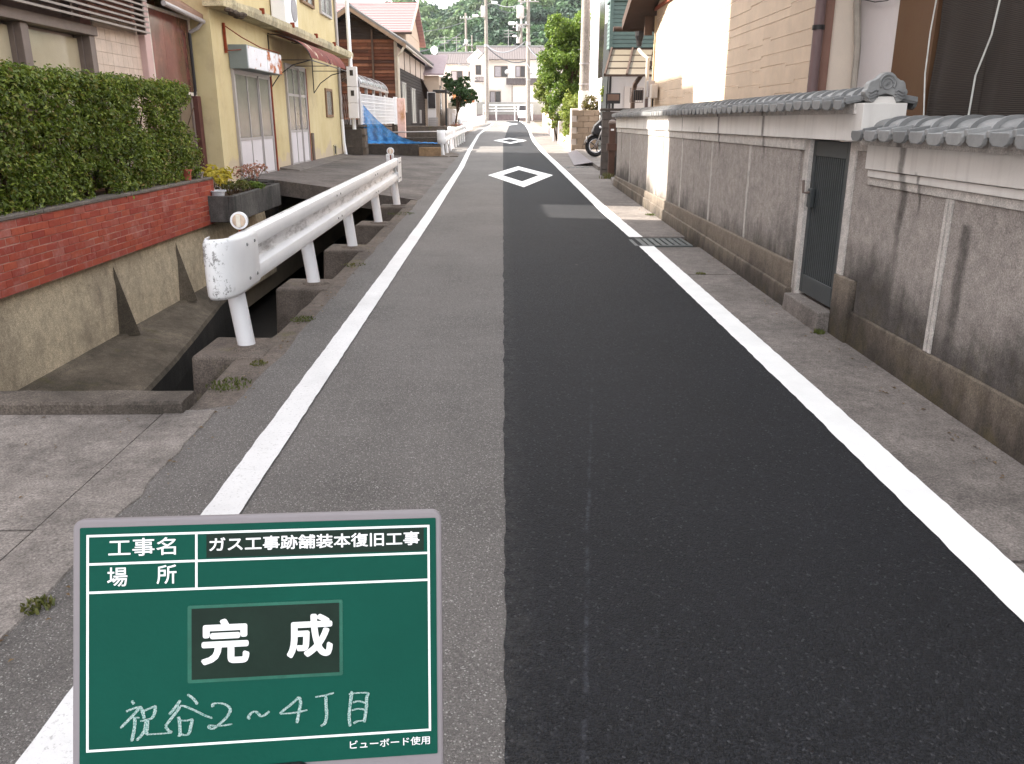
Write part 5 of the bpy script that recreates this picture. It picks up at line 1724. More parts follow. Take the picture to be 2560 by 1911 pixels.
# motorcycle, nose to the street
mo = thing('motorcycle', 'black motorcycle parked nose to the street behind the block pillar', 'motorcycle', (3.6, 26.2, g(26.2) + .1))
gz = g(26.2) + .10
def wheel(x, r):
    w = MB()
    for a in steps(0, 360, 24)[:-1]:
        pass
    ring = []
    n, m_ = 28, 10
    rows = []
    for i in range(n):
        t_ = 2 * math.pi * i / n
        rows.append([(x + (r - .055 + .055 * math.cos(2 * math.pi * k / m_)) * math.cos(t_), 26.2 + .06 * math.sin(2 * math.pi * k / m_), gz + r + (r - .055 + .055 * math.cos(2 * math.pi * k / m_)) * math.sin(t_)) for k in range(m_)])
    rows.append(rows[0])
    w.grid(rows, close=True)
    wo = w.build('wheel', m_tyre, mo, smooth=True)
    MB().path([(x + (r - .12) * math.cos(a), 26.2, gz + r + (r - .12) * math.sin(a)) for a in steps(0, 2 * math.pi, 28)], .022, 6).build('rim', m_chrome, wo, smooth=True)
    for a in steps(0, 360, 5)[:-1]:
        MB().bar((x, 26.2, gz + r), (x + (r - .12) * math.cos(R(a)), 26.2, gz + r + (r - .12) * math.sin(R(a))), .03, .03).build('spoke', m_black, wo)
    MB().lathe([(.05, -.07), (.06, 0), (.05, .07)], (x, 26.2, gz + r), 12, 'y').build('hub', m_alu_d, wo, smooth='auto')
wheel(2.97, .32); wheel(4.25, .31)
mb = MB(); rows = []
for a in steps(20, 170, 14):
    rows.append([(2.97 + .37 * math.cos(R(a)), 26.2 + q, gz + .32 + .37 * math.sin(R(a)) - abs(q) * .4) for q in (-.09, -.05, 0, .05, .09)])
mb.grid(rows); o = mb.build('front_fender', m_black, mo, smooth=True); sm = o.modifiers.new('thick', 'SOLIDIFY'); sm.thickness = .01
for s_ in (-1, 1):
    MB().path([(2.97, 26.2 + s_ * .10, gz + .32), (3.20, 26.2 + s_ * .10, gz + .98)], .025, 8).build('fork', m_chrome, mo, smooth=True)
    MB().path([(3.20, 26.2 + s_ * .08, gz + 1.02), (3.18, 26.2 + s_ * .25, gz + 1.08), (3.32, 26.2 + s_ * .40, gz + 1.06)], .018, 8).build('handlebar', m_black, mo, smooth=True)
    MB().lathe([(.02, 0), (.045, .01), (.045, .05), (.02, .07)], (3.04, 26.2 + s_ * .22, gz + .86), 10, 'x').build('indicator', m_chrome, mo, smooth=True)
    MB().path([(3.16, 26.2 + s_ * .28, gz + 1.08), (3.12, 26.2 + s_ * .36, gz + 1.24)], .008, 6).build('mirror_stem', m_chrome, mo)
    MB().lathe([(.02, -.01), (.055, 0), (.02, .02)], (3.11, 26.2 + s_ * .37, gz + 1.26), 12, 'x').build('mirror', m_black, mo, smooth=True)
MB().lathe([(.03, 0), (.085, .02), (.10, .07), (.08, .16), (.03, .20)], (2.98, 26.2, gz + .86), 18, 'x').build('headlight', m_chrome, mo, smooth=True)
mb = MB().prism([(2.92, .62), (3.25, .72), (3.30, 1.05), (3.10, 1.10), (2.90, .92), (2.82, .70)], 'y', 26.08, 26.32)
mb.v = [(x, y, z + gz) for x, y, z in mb.v]; mb.build('front_cowl', m_black, mo, bevel=.05, seg=3)
def ell(name, c, rx, ry, rz, m, n=14):
    mb = MB(); rows = []
    for i in range(n + 1):
        th = math.pi * i / n
        rows.append([(c[0] - rx * math.cos(th), c[1] + ry * math.sin(th) * math.cos(a), c[2] + rz * math.sin(th) * math.sin(a)) for a in steps(0, 2 * math.pi, n)])
    mb.grid(rows)
    return mb.build(name, m, mo, smooth=True)
ell('fuel_tank', (3.50, 26.2, gz + .88), .28, .15, .13, m_black)
ell('seat', (3.98, 26.2, gz + .82), .36, .14, .08, M('seat_vinyl', S(46, 44, 46), .6))
ell('engine', (3.55, 26.2, gz + .48), .22, .17, .17, m_alu_d)
MB().path([(3.2, 26.2, gz + .95), (3.3, 26.2, gz + .55), (3.6, 26.2, gz + .40), (4.25, 26.2, gz + .33)], .03, 8).build('frame', m_black, mo, smooth=True)
MB().path([(3.5, 26.36, gz + .40), (3.9, 26.38, gz + .33), (4.4, 26.38, gz + .42)], [.025, .045, .05], 10).build('exhaust', m_chrome, mo, smooth=True)
mb = MB(); mb.path([(3.5, 26.05, gz + .34), (3.55, 25.9, gz + .0)], .014, 6); mb.build('side_stand', m_black, mo)
MB().box(2.68, 2.70, 26.1, 26.3, gz + .42, gz + .60).build('number_bracket', m_alu, mo)

mo.location.x -= .13
# white gate pillars and low walls
m_wpil = M('white_washed_pillar', S(218, 208, 204), .85, .08, 3, .2, 60)
gp = MB().box(2.47, 2.74, 31.2, 31.6, .4, 1.98).build('gate_pillar', m_wpil, None, bevel=.015)
tag(gp, 'white gate pillar next to the tan block wall and tree', 'pillar')
lw2 = MB().box(2.50, 2.74, 31.61, 37.6, .4, 1.02).build('low_wall', m_wpil, None, bevel=.02)
tag(lw2, 'low cream garden wall below the leafy tree', 'wall')
gp = MB().box(2.44, 2.72, 37.7, 38.0, .5, 1.55).build('gate_pillar', m_wpil, None, bevel=.015)
tag(gp, 'short white pillar beside the dark gate under the tree', 'pillar')
dg = thing('dark_gate', 'dark metal gate between two white pillars under the tree', 'gate', (2.5, 39, g(39)))
MB().box(2.58, 2.62, 38.0, 41.0, .68, 1.9).build('leaf', m_black, dg)
for i in range(7):
    MB().box(2.55, 2.58, 38.1 + i * .42, 38.16 + i * .42, .68, 1.95).build('bar', m_black, dg)
gp = MB().box(2.42, 2.76, 41.0, 41.45, .5, 2.08).build('gate_pillar', m_wpil, None, bevel=.015)
tag(gp, 'tall white pillar on the far side of the dark gate', 'pillar')
for a, b, z1, m_, lab in ((41.6, 46.0, 1.95, M('rusty_fence_board', S(158, 112, 84), .85, .2, 4), 'rusty brown board fence beyond the far white pillar'),
                          (46.2, 52.0, 2.05, m_wpil, 'cream rendered garden wall beyond the rusty board fence'),
                          (52.4, 62.0, 2.25, M('tan_wall_paint', S(196, 170, 140), .85, .12, 4), 'tan rendered wall standing before the far utility pole')):
    o = MB().box(2.62 + (a - 41) * .02, 2.80 + (a - 41) * .02, a, b, .4, z1).build('garden_wall', m_, None, bevel=.01)
    tag(o, lab, 'wall')

# utility pole by the tree
def pole(label, x, y, z0, h, r, parts, lean=0.0):
    t = thing('utility_pole', label, 'utility pole', (x, y, z0), 'concrete utility poles')
    MB().path([(x, y, z0 - .05), (x + lean * h, y, z0 + h)], [r, r * .68], 16).build('shaft', m_pole, t, smooth='auto')
    for kind, *a in parts:
        if kind == 'band':
            MB().path([(x + lean * (a[0]), y, z0 + a[0]), (x + lean * a[1], y, z0 + a[1])], r * 1.03, 16).build('band', a[2], t, smooth='auto')
        elif kind == 'arm':
            zz = z0 + a[0]; w = a[1]; off = a[2]; xx = x + lean * a[0]
            o = MB().box(xx - w + off, xx + w + off, y - .06 - r, y - r + .02, zz, zz + .09).build('crossarm', m_alu, t)
            for k in range(4):
                px = xx - w + off + (k + .3) * (2 * w) / 4
                MB().lathe([(.04, 0), (.07, .04), (.05, .10), (.07, .14), (.03, .2)], (px, y - .04 - r, zz + .09), 8).build('insulator', m_white, o, smooth=True)
        elif kind == 'can':
            MB().lathe([(a[2] * .9, 0), (a[2], .05), (a[2], a[3]), (a[2] * .8, a[3] + .08)], (x + lean * a[1] + a[0], y - .1, z0 + a[1]), 14).build('transformer', M('pale_transformer', S(206, 200, 198), .5) if 'pale_transformer' not in bpy.data.materials else bpy.data.materials['pale_transformer'], t, smooth='auto')
        elif kind == 'lamp':
            s_ = a[2]
            MB().path([(x + lean * a[0], y, z0 + a[0]), (x + s_ * a[1] * .7, y - .3, z0 + a[0] + .2)], .03, 6).build('lamp_arm', m_alu, t)
            MB().lathe([(.10, -.35), (.16, -.2), (.16, .2), (.08, .35)], (x + s_ * a[1], y - .3, z0 + a[0] + .22), 10, 'x').build('lamp_head', m_white, t, smooth=True)
        elif kind == 'steps':
            for k in range(int(a[1])):
                zz = z0 + a[0] + k * .45
                MB().box(x + (r + .0) * (1 if k % 2 else -1) - .07, x + r * (1 if k % 2 else -1) + .07, y - .015, y + .015, zz, zz + .02).build('step_bolt', m_bolt, t)
    return t


m_wrap = M('white_pole_wrap', S(226, 220, 218), .6, .06, 4)
pole('concrete utility pole wrapped white at its foot beside the leafy tree', 2.97, 31.9, g(32), 11, .18, [('band', .3, 2.1, m_wrap), ('band', 2.3, 2.36, m_alu), ('band', 3.0, 3.05, m_alu), ('steps', 2.6, 12), ('arm', 9.6, .9, 0)])

# big leafy tree over the low wall
tree('garden_tree', 'large leafy green tree hanging over the low cream garden wall', (2.9, 36, .6),
     [((2.95, 36, 4.9), .95), ((2.25, 35.8, 4.9), .72), ((3.1, 36, 4.1), 1.0), ((2.2, 35.9, 3.9), .85), ((2.4, 35.8, 3.0), .80), ((3.3, 36.4, 3.0), .85), ((2.0, 36.0, 4.5), .42), ((2.3, 35.6, 2.3), .50), ((2.9, 35.6, 2.2), .6), ((3.4, 35.4, 5.1), .6), ((3.7, 35.6, 4.2), .6), ((3.6, 35.6, 3.2), .6)], 34000, .12, m_tree, .12, None, (1, 1.2, 1), .35)
tree('lime_shrub', 'lime green feathery shrub leaning into the street under the large tree', (2.45, 38.5, .7),
     [((1.75, 38.5, 3.1), .38), ((1.9, 38.4, 2.6), .42), ((2.15, 38.3, 2.1), .45), ((2.3, 38.2, 1.5), .35), ((1.6, 38.5, 2.75), .3)], 4200, .10, m_lime, .04, None, (1, 1, 1.1), .2)
tree('drooping_shrub', 'light green drooping shrub spilling over the cream wall', (2.75, 34.0, .7),
     [((2.60, 34, 1.75), .42), ((2.62, 34.3, 1.3), .36), ((2.7, 33.6, 2.2), .42), ((2.55, 34.2, 1.0), .25)], 3200, .09, m_lime, .04, None, (1, 1.2, 1), .2)
tree('orange_tipped_bush', 'bush with orange tipped leaves above the tan block wall', (3.25, 31.6, .9),
     [((3.2, 31.5, 2.1), .34), ((3.5, 31.5, 2.0), .3), ((3.05, 31.5, 1.95), .25)], 900, .10, leafmat('orange_tip_leaf', [S(92, 92, 44), S(124, 100, 58), S(76, 84, 40), S(130, 108, 70)], .35), .03)
tree('young_tree', 'slim young tree with pale green leaves by the carport', (3.55, 29.0, .55),
     [((3.45, 29, 2.5), .22), ((3.62, 29, 2.75), .24), ((3.5, 29, 2.25), .16)], 380, .10, m_lime, .02)

# house with green clad balcony and carport
gh = thing('green_balcony_house', 'white house with green clad balcony and dark framing behind the carport', 'house', (5, 30, .5))
MB().box(3.45, 9, 27.9, 36, .4, 7.0).build('wall', m_stucco, gh)
m_green = byobj('green_siding', [S(88, 106, 102), S(84, 101, 98), S(92, 110, 106)], .6, .1, 40, sc=2)
for i in range(11):
    MB().hexa([(3.28, 26.95, 3.68 + i * .117), (6, 26.95, 3.68 + i * .117), (6, 27.9, 3.68 + i * .117), (3.28, 27.9, 3.68 + i * .117), (3.295, 26.965, 3.79 + i * .117), (6, 26.965, 3.79 + i * .117), (6, 27.9, 3.79 + i * .117), (3.295, 27.9, 3.79 + i * .117)]).build('siding_board', m_green, gh)
MB().box(3.24, 6, 26.9, 27.92, 4.97, 5.06).build('balcony_rail', m_green, gh, bevel=.01)
MB().box(3.24, 3.34, 26.9, 27.0, 3.62, 4.97).build('balcony_corner', m_green, gh)
MB().box(3.4, 6, 27.0, 27.9, 3.5, 3.66).build('balcony_soffit', m_brown, gh)
for p0, p1 in (((3.40, 27.8, .6), (3.42, 27.8, 5.2)), ((3.42, 27.85, 5.2), (3.42, 27.85, 6.8))):
    MB().path([p0, p1], .05, 6).build('frame_post', m_black, gh)
MB().box(3.43, 3.445, 30.0, 31.5, 3.0, 5.5).build('window', m_glass_dark, gh)
MB().hexa([(3.30, 28.0, .6), (3.45, 28.0, .6), (3.45, 29.6, .6), (3.30, 29.6, .6), (3.40, 28.0, 4.6), (3.45, 28.0, 4.6), (3.45, 29.6, 4.6), (3.40, 29.6, 4.6)]).build('dark_lattice', M('dark_green_screen', S(36, 38, 38), .8, .3, 6), gh)
MB().box(3.9, 4.5, 27.86, 27.9, .6, 2.6).build('door', m_wpil, gh)
cp = thing('carport', 'small carport roof of translucent panels on a curved dark post', 'carport', (4, 25.5, .5))
for i in range(4):
    k0, k1 = i / 4, (i + 1) / 4
    for j in range(3):
        x0 = 3.30 + j * .62
        a0 = (x0 - .36 * k0, 26.6 - 1.5 * k0, 3.60 - .80 * k0); a1 = (x0 - .36 * k1, 26.6 - 1.5 * k1, 3.60 - .80 * k1)
        mb = MB().quad((a0[0] + .02, a0[1], a0[2]), (a0[0] + .60, a0[1], a0[2]), (a1[0] + .60, a1[1] + .04, a1[2] + .02), (a1[0] + .02, a1[1] + .04, a1[2] + .02))
        o = mb.build('panel', bpy.data.materials.get('warm_translucent_panel') or M('warm_translucent_panel', S(118, 108, 94), .3, .06, 3, 0, 40, .6), cp)
        sm = o.modifiers.new('thick', 'SOLIDIFY'); sm.thickness = .006
for i in range(5):
    k = i / 4
    MB().bar((3.28 - .36 * k, 26.6 - 1.5 * k, 3.59 - .80 * k), (5.2 - .36 * k, 26.6 - 1.5 * k, 3.59 - .80 * k), .04, .06).build('purlin', m_brown, cp)
for x in (3.29, 3.92, 5.16):
    MB().bar((x, 26.62, 3.62), (x - .37, 25.08, 2.80), .05, .09).build('rafter', m_brown, cp)
MB().path([(3.95, 26.4, .5), (3.95, 26.4, 2.2), (3.97, 26.2, 2.6), (4.15, 25.7, 2.95), (4.25, 25.2, 3.1)], .07, 8).build('post', m_brown, cp, smooth='auto')
lm = thing('mail_box', 'dark framed letterbox panel standing above the wall end by the carport', 'letterbox', (2.6, 19.0, 1.8))
MB().box(2.50, 2.84, 21.0, 21.12, 1.95, 2.19).build('panel', m_black, lm, bevel=.01)
MB().box(2.53, 2.81, 20.99, 21.0, 2.02, 2.16).build('plate', M('brownish_plate', S(120, 96, 84), .35), lm)
MB().path([(2.67, 21.06, 1.80), (2.67, 21.06, 1.96)], .03, 8).build('stem', m_black, lm)

# ================================================================== the far end of the street
# terrace with wall and rail
tw = thing('terrace_wall', 'grey panelled retaining wall below the white houses at the bend', 'wall', (0, 106, 1.7))
MB().box(-3.05, 8, 104.9, 105.2, 1.2, 3.72).build('panel', M('grey_green_panel', S(150, 148, 144), .85, .1, 3), tw)
MB().box(-3.2, 8, 104.6, 104.9, 1.2, 2.30).build('stone_base', M('mauve_stone', S(126, 112, 112), .9, .2, 3, .5, 20), tw)
struct(MB().box(-30, 30, 105.2, 160, 1, 3.66).build('terrace', m_ground))
wr = thing('pipe_fence', 'white three rail pipe fence on the bend before the houses', 'fence', (-.2, 104.4, 2.3))
for x in (-2.25, -.72, 1.48, 3.6):
    MB().path([(x, 104.5, 1.6), (x, 104.5, 3.42)], .075, 10).build('post', m_white, wr, smooth='auto')
for z in (2.68, 3.00, 3.36):
    MB().path([(-2.25, 104.42, z), (3.6, 104.42, z)], .045, 8).build('rail', m_white, wr, smooth='auto')
ww = MB().box(-5.15, -3.06, 103.0, 103.3, .6, 3.62).build('white_wall', M('white_render_wall', S(232, 226, 222), .85, .03), None)
tag(ww, 'tall white rendered wall at the left of the bend', 'wall')
w2 = MB().box(-8.5, -3.0, 92.0, 92.3, .5, 2.75).build('white_wall', bpy.data.materials['white_render_wall'], None)
tag(w2, 'low white wall before the bend behind the far guardrails', 'wall')

m_cream = M('cream_render', S(244, 236, 230), .85, .03, 1.5)
m_roofg = M('grey_brown_roof_tile', S(96, 88, 88), .65, .15, 4, .2, 30)


def kawara(x0, x1, ya, za, yb, zb, parent, name='roof', pitch=.30):
    """tiled slope: rows of pantile ridges running down the slope"""
    mb = MB(); n = int((x1 - x0) / (pitch / 2)); rows = []
    for i in range(n + 1):
        x = x0 + (x1 - x0) * i / n
        w_ = .014 * (1 if i % 2 else -1)
        rows.append([(x, ya + (yb - ya) * k, za + (zb - za) * k + w_ + .02 * (int(k * 20) % 2)) for k in steps(0, 1, 10)])
    mb.grid(rows)
    o = mb.build(name, m_roofg, parent)
    sm = o.modifiers.new('thick', 'SOLIDIFY'); sm.thickness = .1
    return o


def win(parent, x0, x1, z0, z1, y, split=True):
    w = MB().box(x0, x1, y - .03, y - .01, z0, z1).build('window', m_glass_dark, parent)
    mb = MB(); f_ = .06
    mb.box(x0 - f_, x0, y - .08, y, z0 - f_, z1 + f_); mb.box(x1, x1 + f_, y - .08, y, z0 - f_, z1 + f_); mb.box(x0, x1, y - .08, y, z0 - f_, z0); mb.box(x0, x1, y - .08, y, z1, z1 + f_)
    if split:
        mb.box((x0 + x1) / 2 - .04, (x0 + x1) / 2 + .04, y - .07, y - .02, z0, z1)
    mb.build('frame', m_alu_d, w)
    MB().box(x0 - .15, x1 + .15, y - .22, y, z1 + .22, z1 + .30).build('window_hood', m_cream, w)
    if split:
        MB().box(x0 + .05, (x0 + x1) / 2 - .05, y - .045, y - .032, z0 + .03, z1 - .03).build('curtain', M('grey_curtain', S(170, 164, 170), .8) if 'grey_curtain' not in bpy.data.materials else bpy.data.materials['grey_curtain'], w)


# the right of the two white houses
ha = thing('white_house', 'two storey cream house with grey tile roof behind the pipe fence', 'house', (1, 112, 3.66))
MB().box(-3.85, 6.4, 108.0, 116, 3.4, 8.75).build('wall', m_cream, ha)
kawara(-3.2, 7.0, 107.2, 8.60, 112.0, 10.35, ha)
kawara(-3.2, 7.0, 112.0, 10.35, 116.8, 8.60, ha)
MB().path([(-3.3, 112, 10.45), (7, 112, 10.45)], .16, 8).build('ridge', m_kaw, ha)
MB().prism([(107.9, 8.7), (116, 8.7), (112, 10.2)], 'x', -3.0, 6.3).build('gable', m_cream, ha)
# projecting gabled wing on the left
MB().prism([(-3.9, 3.4), (-1.75, 3.4), (-1.75, 8.75), (-2.95, 9.62), (-3.9, 8.75)], 'y', 107.0, 112.5).build('wing', m_cream, ha)
for s_ in (-1, 1):
    MB().hexa([(-2.95, 106.6, 9.62), (-2.95, 112, 9.62), (-2.95 + s_ * 1.3, 112, 8.50), (-2.95 + s_ * 1.3, 106.6, 8.50), (-2.95, 106.6, 9.80), (-2.95, 112, 9.80), (-2.95 + s_ * 1.3, 112, 8.66), (-2.95 + s_ * 1.3, 106.6, 8.66)]).build('wing_roof', m_cream, ha)
win(ha, -.92, .62, 6.72, 7.92, 108)
win(ha, 1.66, 2.75, 6.72, 7.92, 108)
win(ha, -1.5, -.25, 3.75, 5.0, 108)
win(ha, 2.07, 3.6, 3.8, 5.0, 108)
win(ha, -3.2, -2.6, 6.95, 7.95, 107, False)
kawara(.5, 4.9, 106.6, 5.75, 108.0, 6.48, ha, 'porch_roof')
MB().box(1.15, 4.6, 107.2, 108.0, 3.5, 5.75).build('porch_block', m_cream, ha)
MB().path([(1.2, 107.1, 3.6), (1.2, 107.1, 5.7)], .05, 6).build('downpipe', m_alu_d, ha)
dsh = thing('satellite_dish', 'white satellite dish beside the upper window of the cream house', 'dish', (.65, 107.6, 7.2))
MB().lathe([(.01, .08), (.18, .05), (.30, -.03), (.32, -.05)], (.62, 107.5, 7.25), 18, 'y').build('bowl', m_white, dsh, smooth=True)
MB().path([(.62, 107.5, 7.25), (.66, 108, 7.1)], .03, 6).build('arm', m_alu, dsh)
# entrance porch
pe = thing('entrance_porch', 'small gabled entrance porch of the cream house with round arched front', 'porch', (-3.3, 106.2, 3.4))
MB().prism([(-4.15, 2.4), (-2.45, 2.4), (-2.45, 5.75), (-3.3, 6.45), (-4.15, 5.75)], 'y', 105.6, 107.0).build('front', m_cream, pe)
kawara(-3.3, -2.2, 105.3, 6.0, 107.0, 6.6, pe, 'roof')
MB().hexa([(-3.3, 105.4, 6.45), (-3.3, 107, 6.45), (-4.4, 107, 5.65), (-4.4, 105.4, 5.65), (-3.3, 105.4, 6.6), (-3.3, 107, 6.6), (-4.4, 107, 5.78), (-4.4, 105.4, 5.78)]).build('roof_left', m_cream, pe)
MB().box(-4.1, -3.35, 105.56, 105.6, 3.0, 4.9).build('door', M('orange_brown_door', S(176, 118, 84), .7, .15, 3), pe)
# left white house
hb = thing('white_house', 'two storey cream house with gabled left end beside the dark tree', 'house', (-6, 120, 3.66))
MB().box(-9.3, -3.95, 116.0, 124, 2.5, 8.75).build('wall', m_cream, hb)
MB().prism([(-9.75, 2.5), (-7.65, 2.5), (-7.65, 8.7), (-8.75, 9.45), (-9.75, 8.7)], 'y', 115.0, 119).build('wing', m_cream, hb)
for s_ in (-1, 1):
    MB().hexa([(-8.75, 114.7, 9.45), (-8.75, 119, 9.45), (-8.75 + s_ * 1.25, 119, 8.45), (-8.75 + s_ * 1.25, 114.7, 8.45), (-8.75, 114.7, 9.62), (-8.75, 119, 9.62), (-8.75 + s_ * 1.25, 119, 8.6), (-8.75 + s_ * 1.25, 114.7, 8.6)]).build('wing_roof', m_cream, hb)
kawara(-8.6, -3.4, 115.2, 8.58, 120, 10.2, hb)
kawara(-8.6, -3.4, 120, 10.2, 124.6, 8.58, hb)
MB().path([(-8.7, 120, 10.3), (-3.4, 120, 10.3)], .16, 8).build('ridge', m_kaw, hb)
win(hb, -6.7, -5.25, 6.6, 7.78, 116)
win(hb, -4.4, -4.0, 6.8, 7.7, 116, False)
win(hb, -6.6, -5.6, 3.2, 4.3, 116, False)
MB().box(-6.5, -4.3, 114.6, 115.9, 2.6, 5.2).build('lean_to', M('orange_brown_boards', S(196, 136, 92), .8, .15, 3), hb)
# third, partly hidden houses
hc = thing('white_house', 'cream house with grey roof mostly hidden behind the pink roofed house', 'house', (-13, 118, 3))
MB().box(-15, -10.2, 118, 124, 2.5, 8.3).build('wall', m_cream, hc)
kawara(-15.3, -9.9, 117.4, 8.2, 121, 9.6, hc)
hd = thing('white_house', 'small cream house with flat eave behind the far right utility pole', 'house', (6.3, 100, 3))
MB().box(5.0, 9, 102, 106, 2.2, 7.3).build('wall', m_cream, hd)
MB().box(4.5, 9.4, 101.4, 106.4, 7.3, 7.6).build('roof', m_cream, hd)

# kei truck waiting at the bend
kt = thing('mini_truck', 'small white mini truck parked beside the far utility pole', 'truck', (2.9, 98, g(98)))
z0 = g(97) + .35
mb = MB().prism([(97.0, z0 + .25), (97.0, z0 + .75), (97.35, z0 + 1.45), (98.3, z0 + 1.47), (98.35, z0 + .25)], 'x', 1.75, 3.15); mb.build('cab', m_white, kt, bevel=.05, seg=3)
MB().hexa([(1.83, 97.03, z0 + .82), (3.07, 97.03, z0 + .82), (3.07, 97.08, z0 + .82), (1.83, 97.08, z0 + .82), (1.90, 97.30, z0 + 1.36), (3.0, 97.30, z0 + 1.36), (3.0, 97.34, z0 + 1.36), (1.90, 97.34, z0 + 1.36)]).build('windscreen', m_glass_dark, kt)
MB().box(1.73, 1.75, 97.5, 98.2, z0 + .85, z0 + 1.35).build('side_window', m_glass_dark, kt)
MB().box(1.75, 3.15, 98.4, 100.4, z0 + .45, z0 + .52).build('bed', m_white, kt)
for a in ((1.75, 1.79, 98.4, 100.4), (3.11, 3.15, 98.4, 100.4)):
    MB().box(*a, z0 + .52, z0 + .82).build('bed_side', m_white, kt)
for x in (1.82, 2.95):
    MB().box(x, x + .16, 96.96, 97.0, z0 + .35, z0 + .48).build('headlight', m_chrome, kt)
MB().box(1.78, 3.12, 96.94, 97.02, z0 + .02, z0 + .22).build('bumper', m_white, kt, bevel=.03)
for x in (1.82, 3.08):
    for y in (97.7, 99.7):
        MB().lathe([(.15, -.08), (.26, -.07), (.28, 0), (.26, .07), (.15, .08)], (x, y, z0 - .07 + .0), 18, 'x').build('wheel', m_tyre, kt, smooth='auto')
MB().box(1.9, 3.0, 97.1, 100.3, z0 + .02, z0 + .26).build('chassis', m_black, kt)

# far poles
pole('tall concrete utility pole with transformer standing at the bend beside mini truck', 2.55, 86, g(86), 12.5, .22, [('can', -.75, 9.6, .35, 1.0), ('arm', 9.0, .9, -.8), ('arm', 11.0, 1.0, 0), ('lamp', 8.9, 1.6, -1), ('band', 7.2, 7.5, m_alu), ('band', 4.0, 4.1, m_alu)], -.004)
pole('tall utility pole with white transformer in front of the cream houses', -1.85, 104.0, 1.7, 15, .24, [('can', -.32, 11.3, .26, 1.1), ('lamp', 11.2, 1.2, -1), ('lamp', 12.6, 1.0, 1), ('arm', 13.6, .9, -.5), ('band', 8.1, 8.4, m_alu)])
pole('old utility pole with curved crossarm behind the cream houses', -5.45, 135, 4, 13.0, .22, [('arm', 12.2, .9, 0), ('arm', 8.4, .8, .3), ('can', -.0, 8.6, .26, .6)])
pole('thin utility pole beside the old pole behind the cream houses', -4.6, 136, 4, 10.0, .13, [('arm', 7.4, .5, 0)])
pole('utility pole crowded with fittings behind the right cream house', 3.0, 140, 5, 14.5, .25, [('arm', 13.2, 1.0, -.3), ('arm', 12.0, 1.0, .2), ('arm', 10.4, 1.1, -.3), ('can', -.5, 10.0, .3, .8), ('can', -.45, 8.2, .3, .8), ('lamp', 9, 1.0, -1), ('steps', 5, 8)])

m_wire = M('grey_cable', S(96, 98, 104), .6)


def wire(label, a, b, sag, r=.018, n=14):
    a = Vector(a); b = Vector(b)
    pts = [a.lerp(b, k) - Vector((0, 0, sag * 4 * k * (1 - k))) for k in steps(0, 1, n)]
    o = MB().path(pts, r * 1.5, 5).build('overhead_wire', m_wire, None, smooth=True)
    tag(o, label, 'wire', 'overhead wires at the bend')


A_ = (-5.4, 135, 16.2); B_ = (2.3, 86, 12.4); C_ = (-1.85, 104, 15.3); D_0 = (3.0, 140, 18.2)
wire('upper thick overhead wire sagging from the old pole to the left roofs', (-13, 118, 10.2), (-6.2, 135, 14.2), .7, .05)
wire('lower thick overhead wire sagging from the old pole to the left roofs', (-13, 117, 9.9), (-5.6, 135, 12.6), 1.0, .05)
wire('overhead service wire dropping to the left cream house', (-8.6, 117, 9.8), (-5.4, 135, 11.8), 1.2, .035)
wire('overhead wire between the pole with white transformer and the bend pole', C_, B_, .8, .03)
wire('lower overhead wire between the pole with white transformer and the bend pole', (-1.85, 104, 10.0), (2.3, 86, 8.9), .9, .04)
wire('overhead wire from the old pole to the pole with white transformer', A_, C_, .9, .025)
wire('overhead wire from crowded pole to the pole with white transformer', D_0, (-1.85, 104, 14.8), .9, .025)
wire('looping cable from the bend pole toward the garden tree', (2.4, 86, 8.6), (4.6, 62, 7.0), 1.3, .03)
wire('lower looping cable from the bend pole toward the garden tree', (2.4, 86, 6.9), (4.6, 62, 5.0), 1.1, .03)
wire('service wires looping from bend pole to the cream house roof', (2.4, 86, 6.2), (4.2, 107, 8.6), .8, .035)
wire('high overhead wire from garden pole to the bend pole', (2.9, 32, 10.5), (2.3, 86, 13.2), 1.2, .012)
wire('wire from crowded pole to the bend pole across the hill', (3.0, 140, 17.0), (2.3, 86, 11.2), 1.2, .03)
wire('second lower wire from crowded pole to the bend pole', (2.6, 140, 15.6), (1.6, 86, 10.2), 1.4, .03)
wire('cable from the old pole to the crowded pole behind the cream houses', (-5.4, 135, 12.6), (2.6, 140, 13.4), 1.2, .04)
wire('slack cable from pole with white transformer to the left cream house', (-1.85, 104, 9.6), (-6, 116, 8.8), .9, .04)
wire('slack cable from pole with white transformer to the right cream house', (-1.85, 104, 9.9), (3.5, 108, 8.8), 1.0, .04)
wire('long wire from the old pole toward the pink roofed house', (-5.6, 135, 15.8), (-20, 110, 13.5), 1.5, .03)
for x, y, z, lab in ((-7.8, 121, 10.3, 'television antenna on the left cream house ridge'), (-6.2, 121, 10.3, 'second television antenna on the left cream house ridge'), (.8, 113, 10.4, 'television antenna on the right cream house ridge')):
    t = thing('roof_antenna', lab, 'antenna', (x, y, z))
    MB().path([(x, y, z - .2), (x, y, z + 2.2)], .03, 6).build('mast', m_alu, t)
    for k in range(3):
        MB().path([(x - .6, y, z + 1.3 + k * .35), (x + .6, y, z + 1.35 + k * .35)], .025, 5).build('element', m_alu, t)
sph = MB().lathe([(.05, -.55), (.40, -.35), (.5, 0), (.40, .35), (.05, .55)], (-9.0, 118, 10.5), 12).build('roof_tank', m_white, None, smooth=True)
tag(sph, 'white rounded water heater tank on the left cream house roof', 'tank')

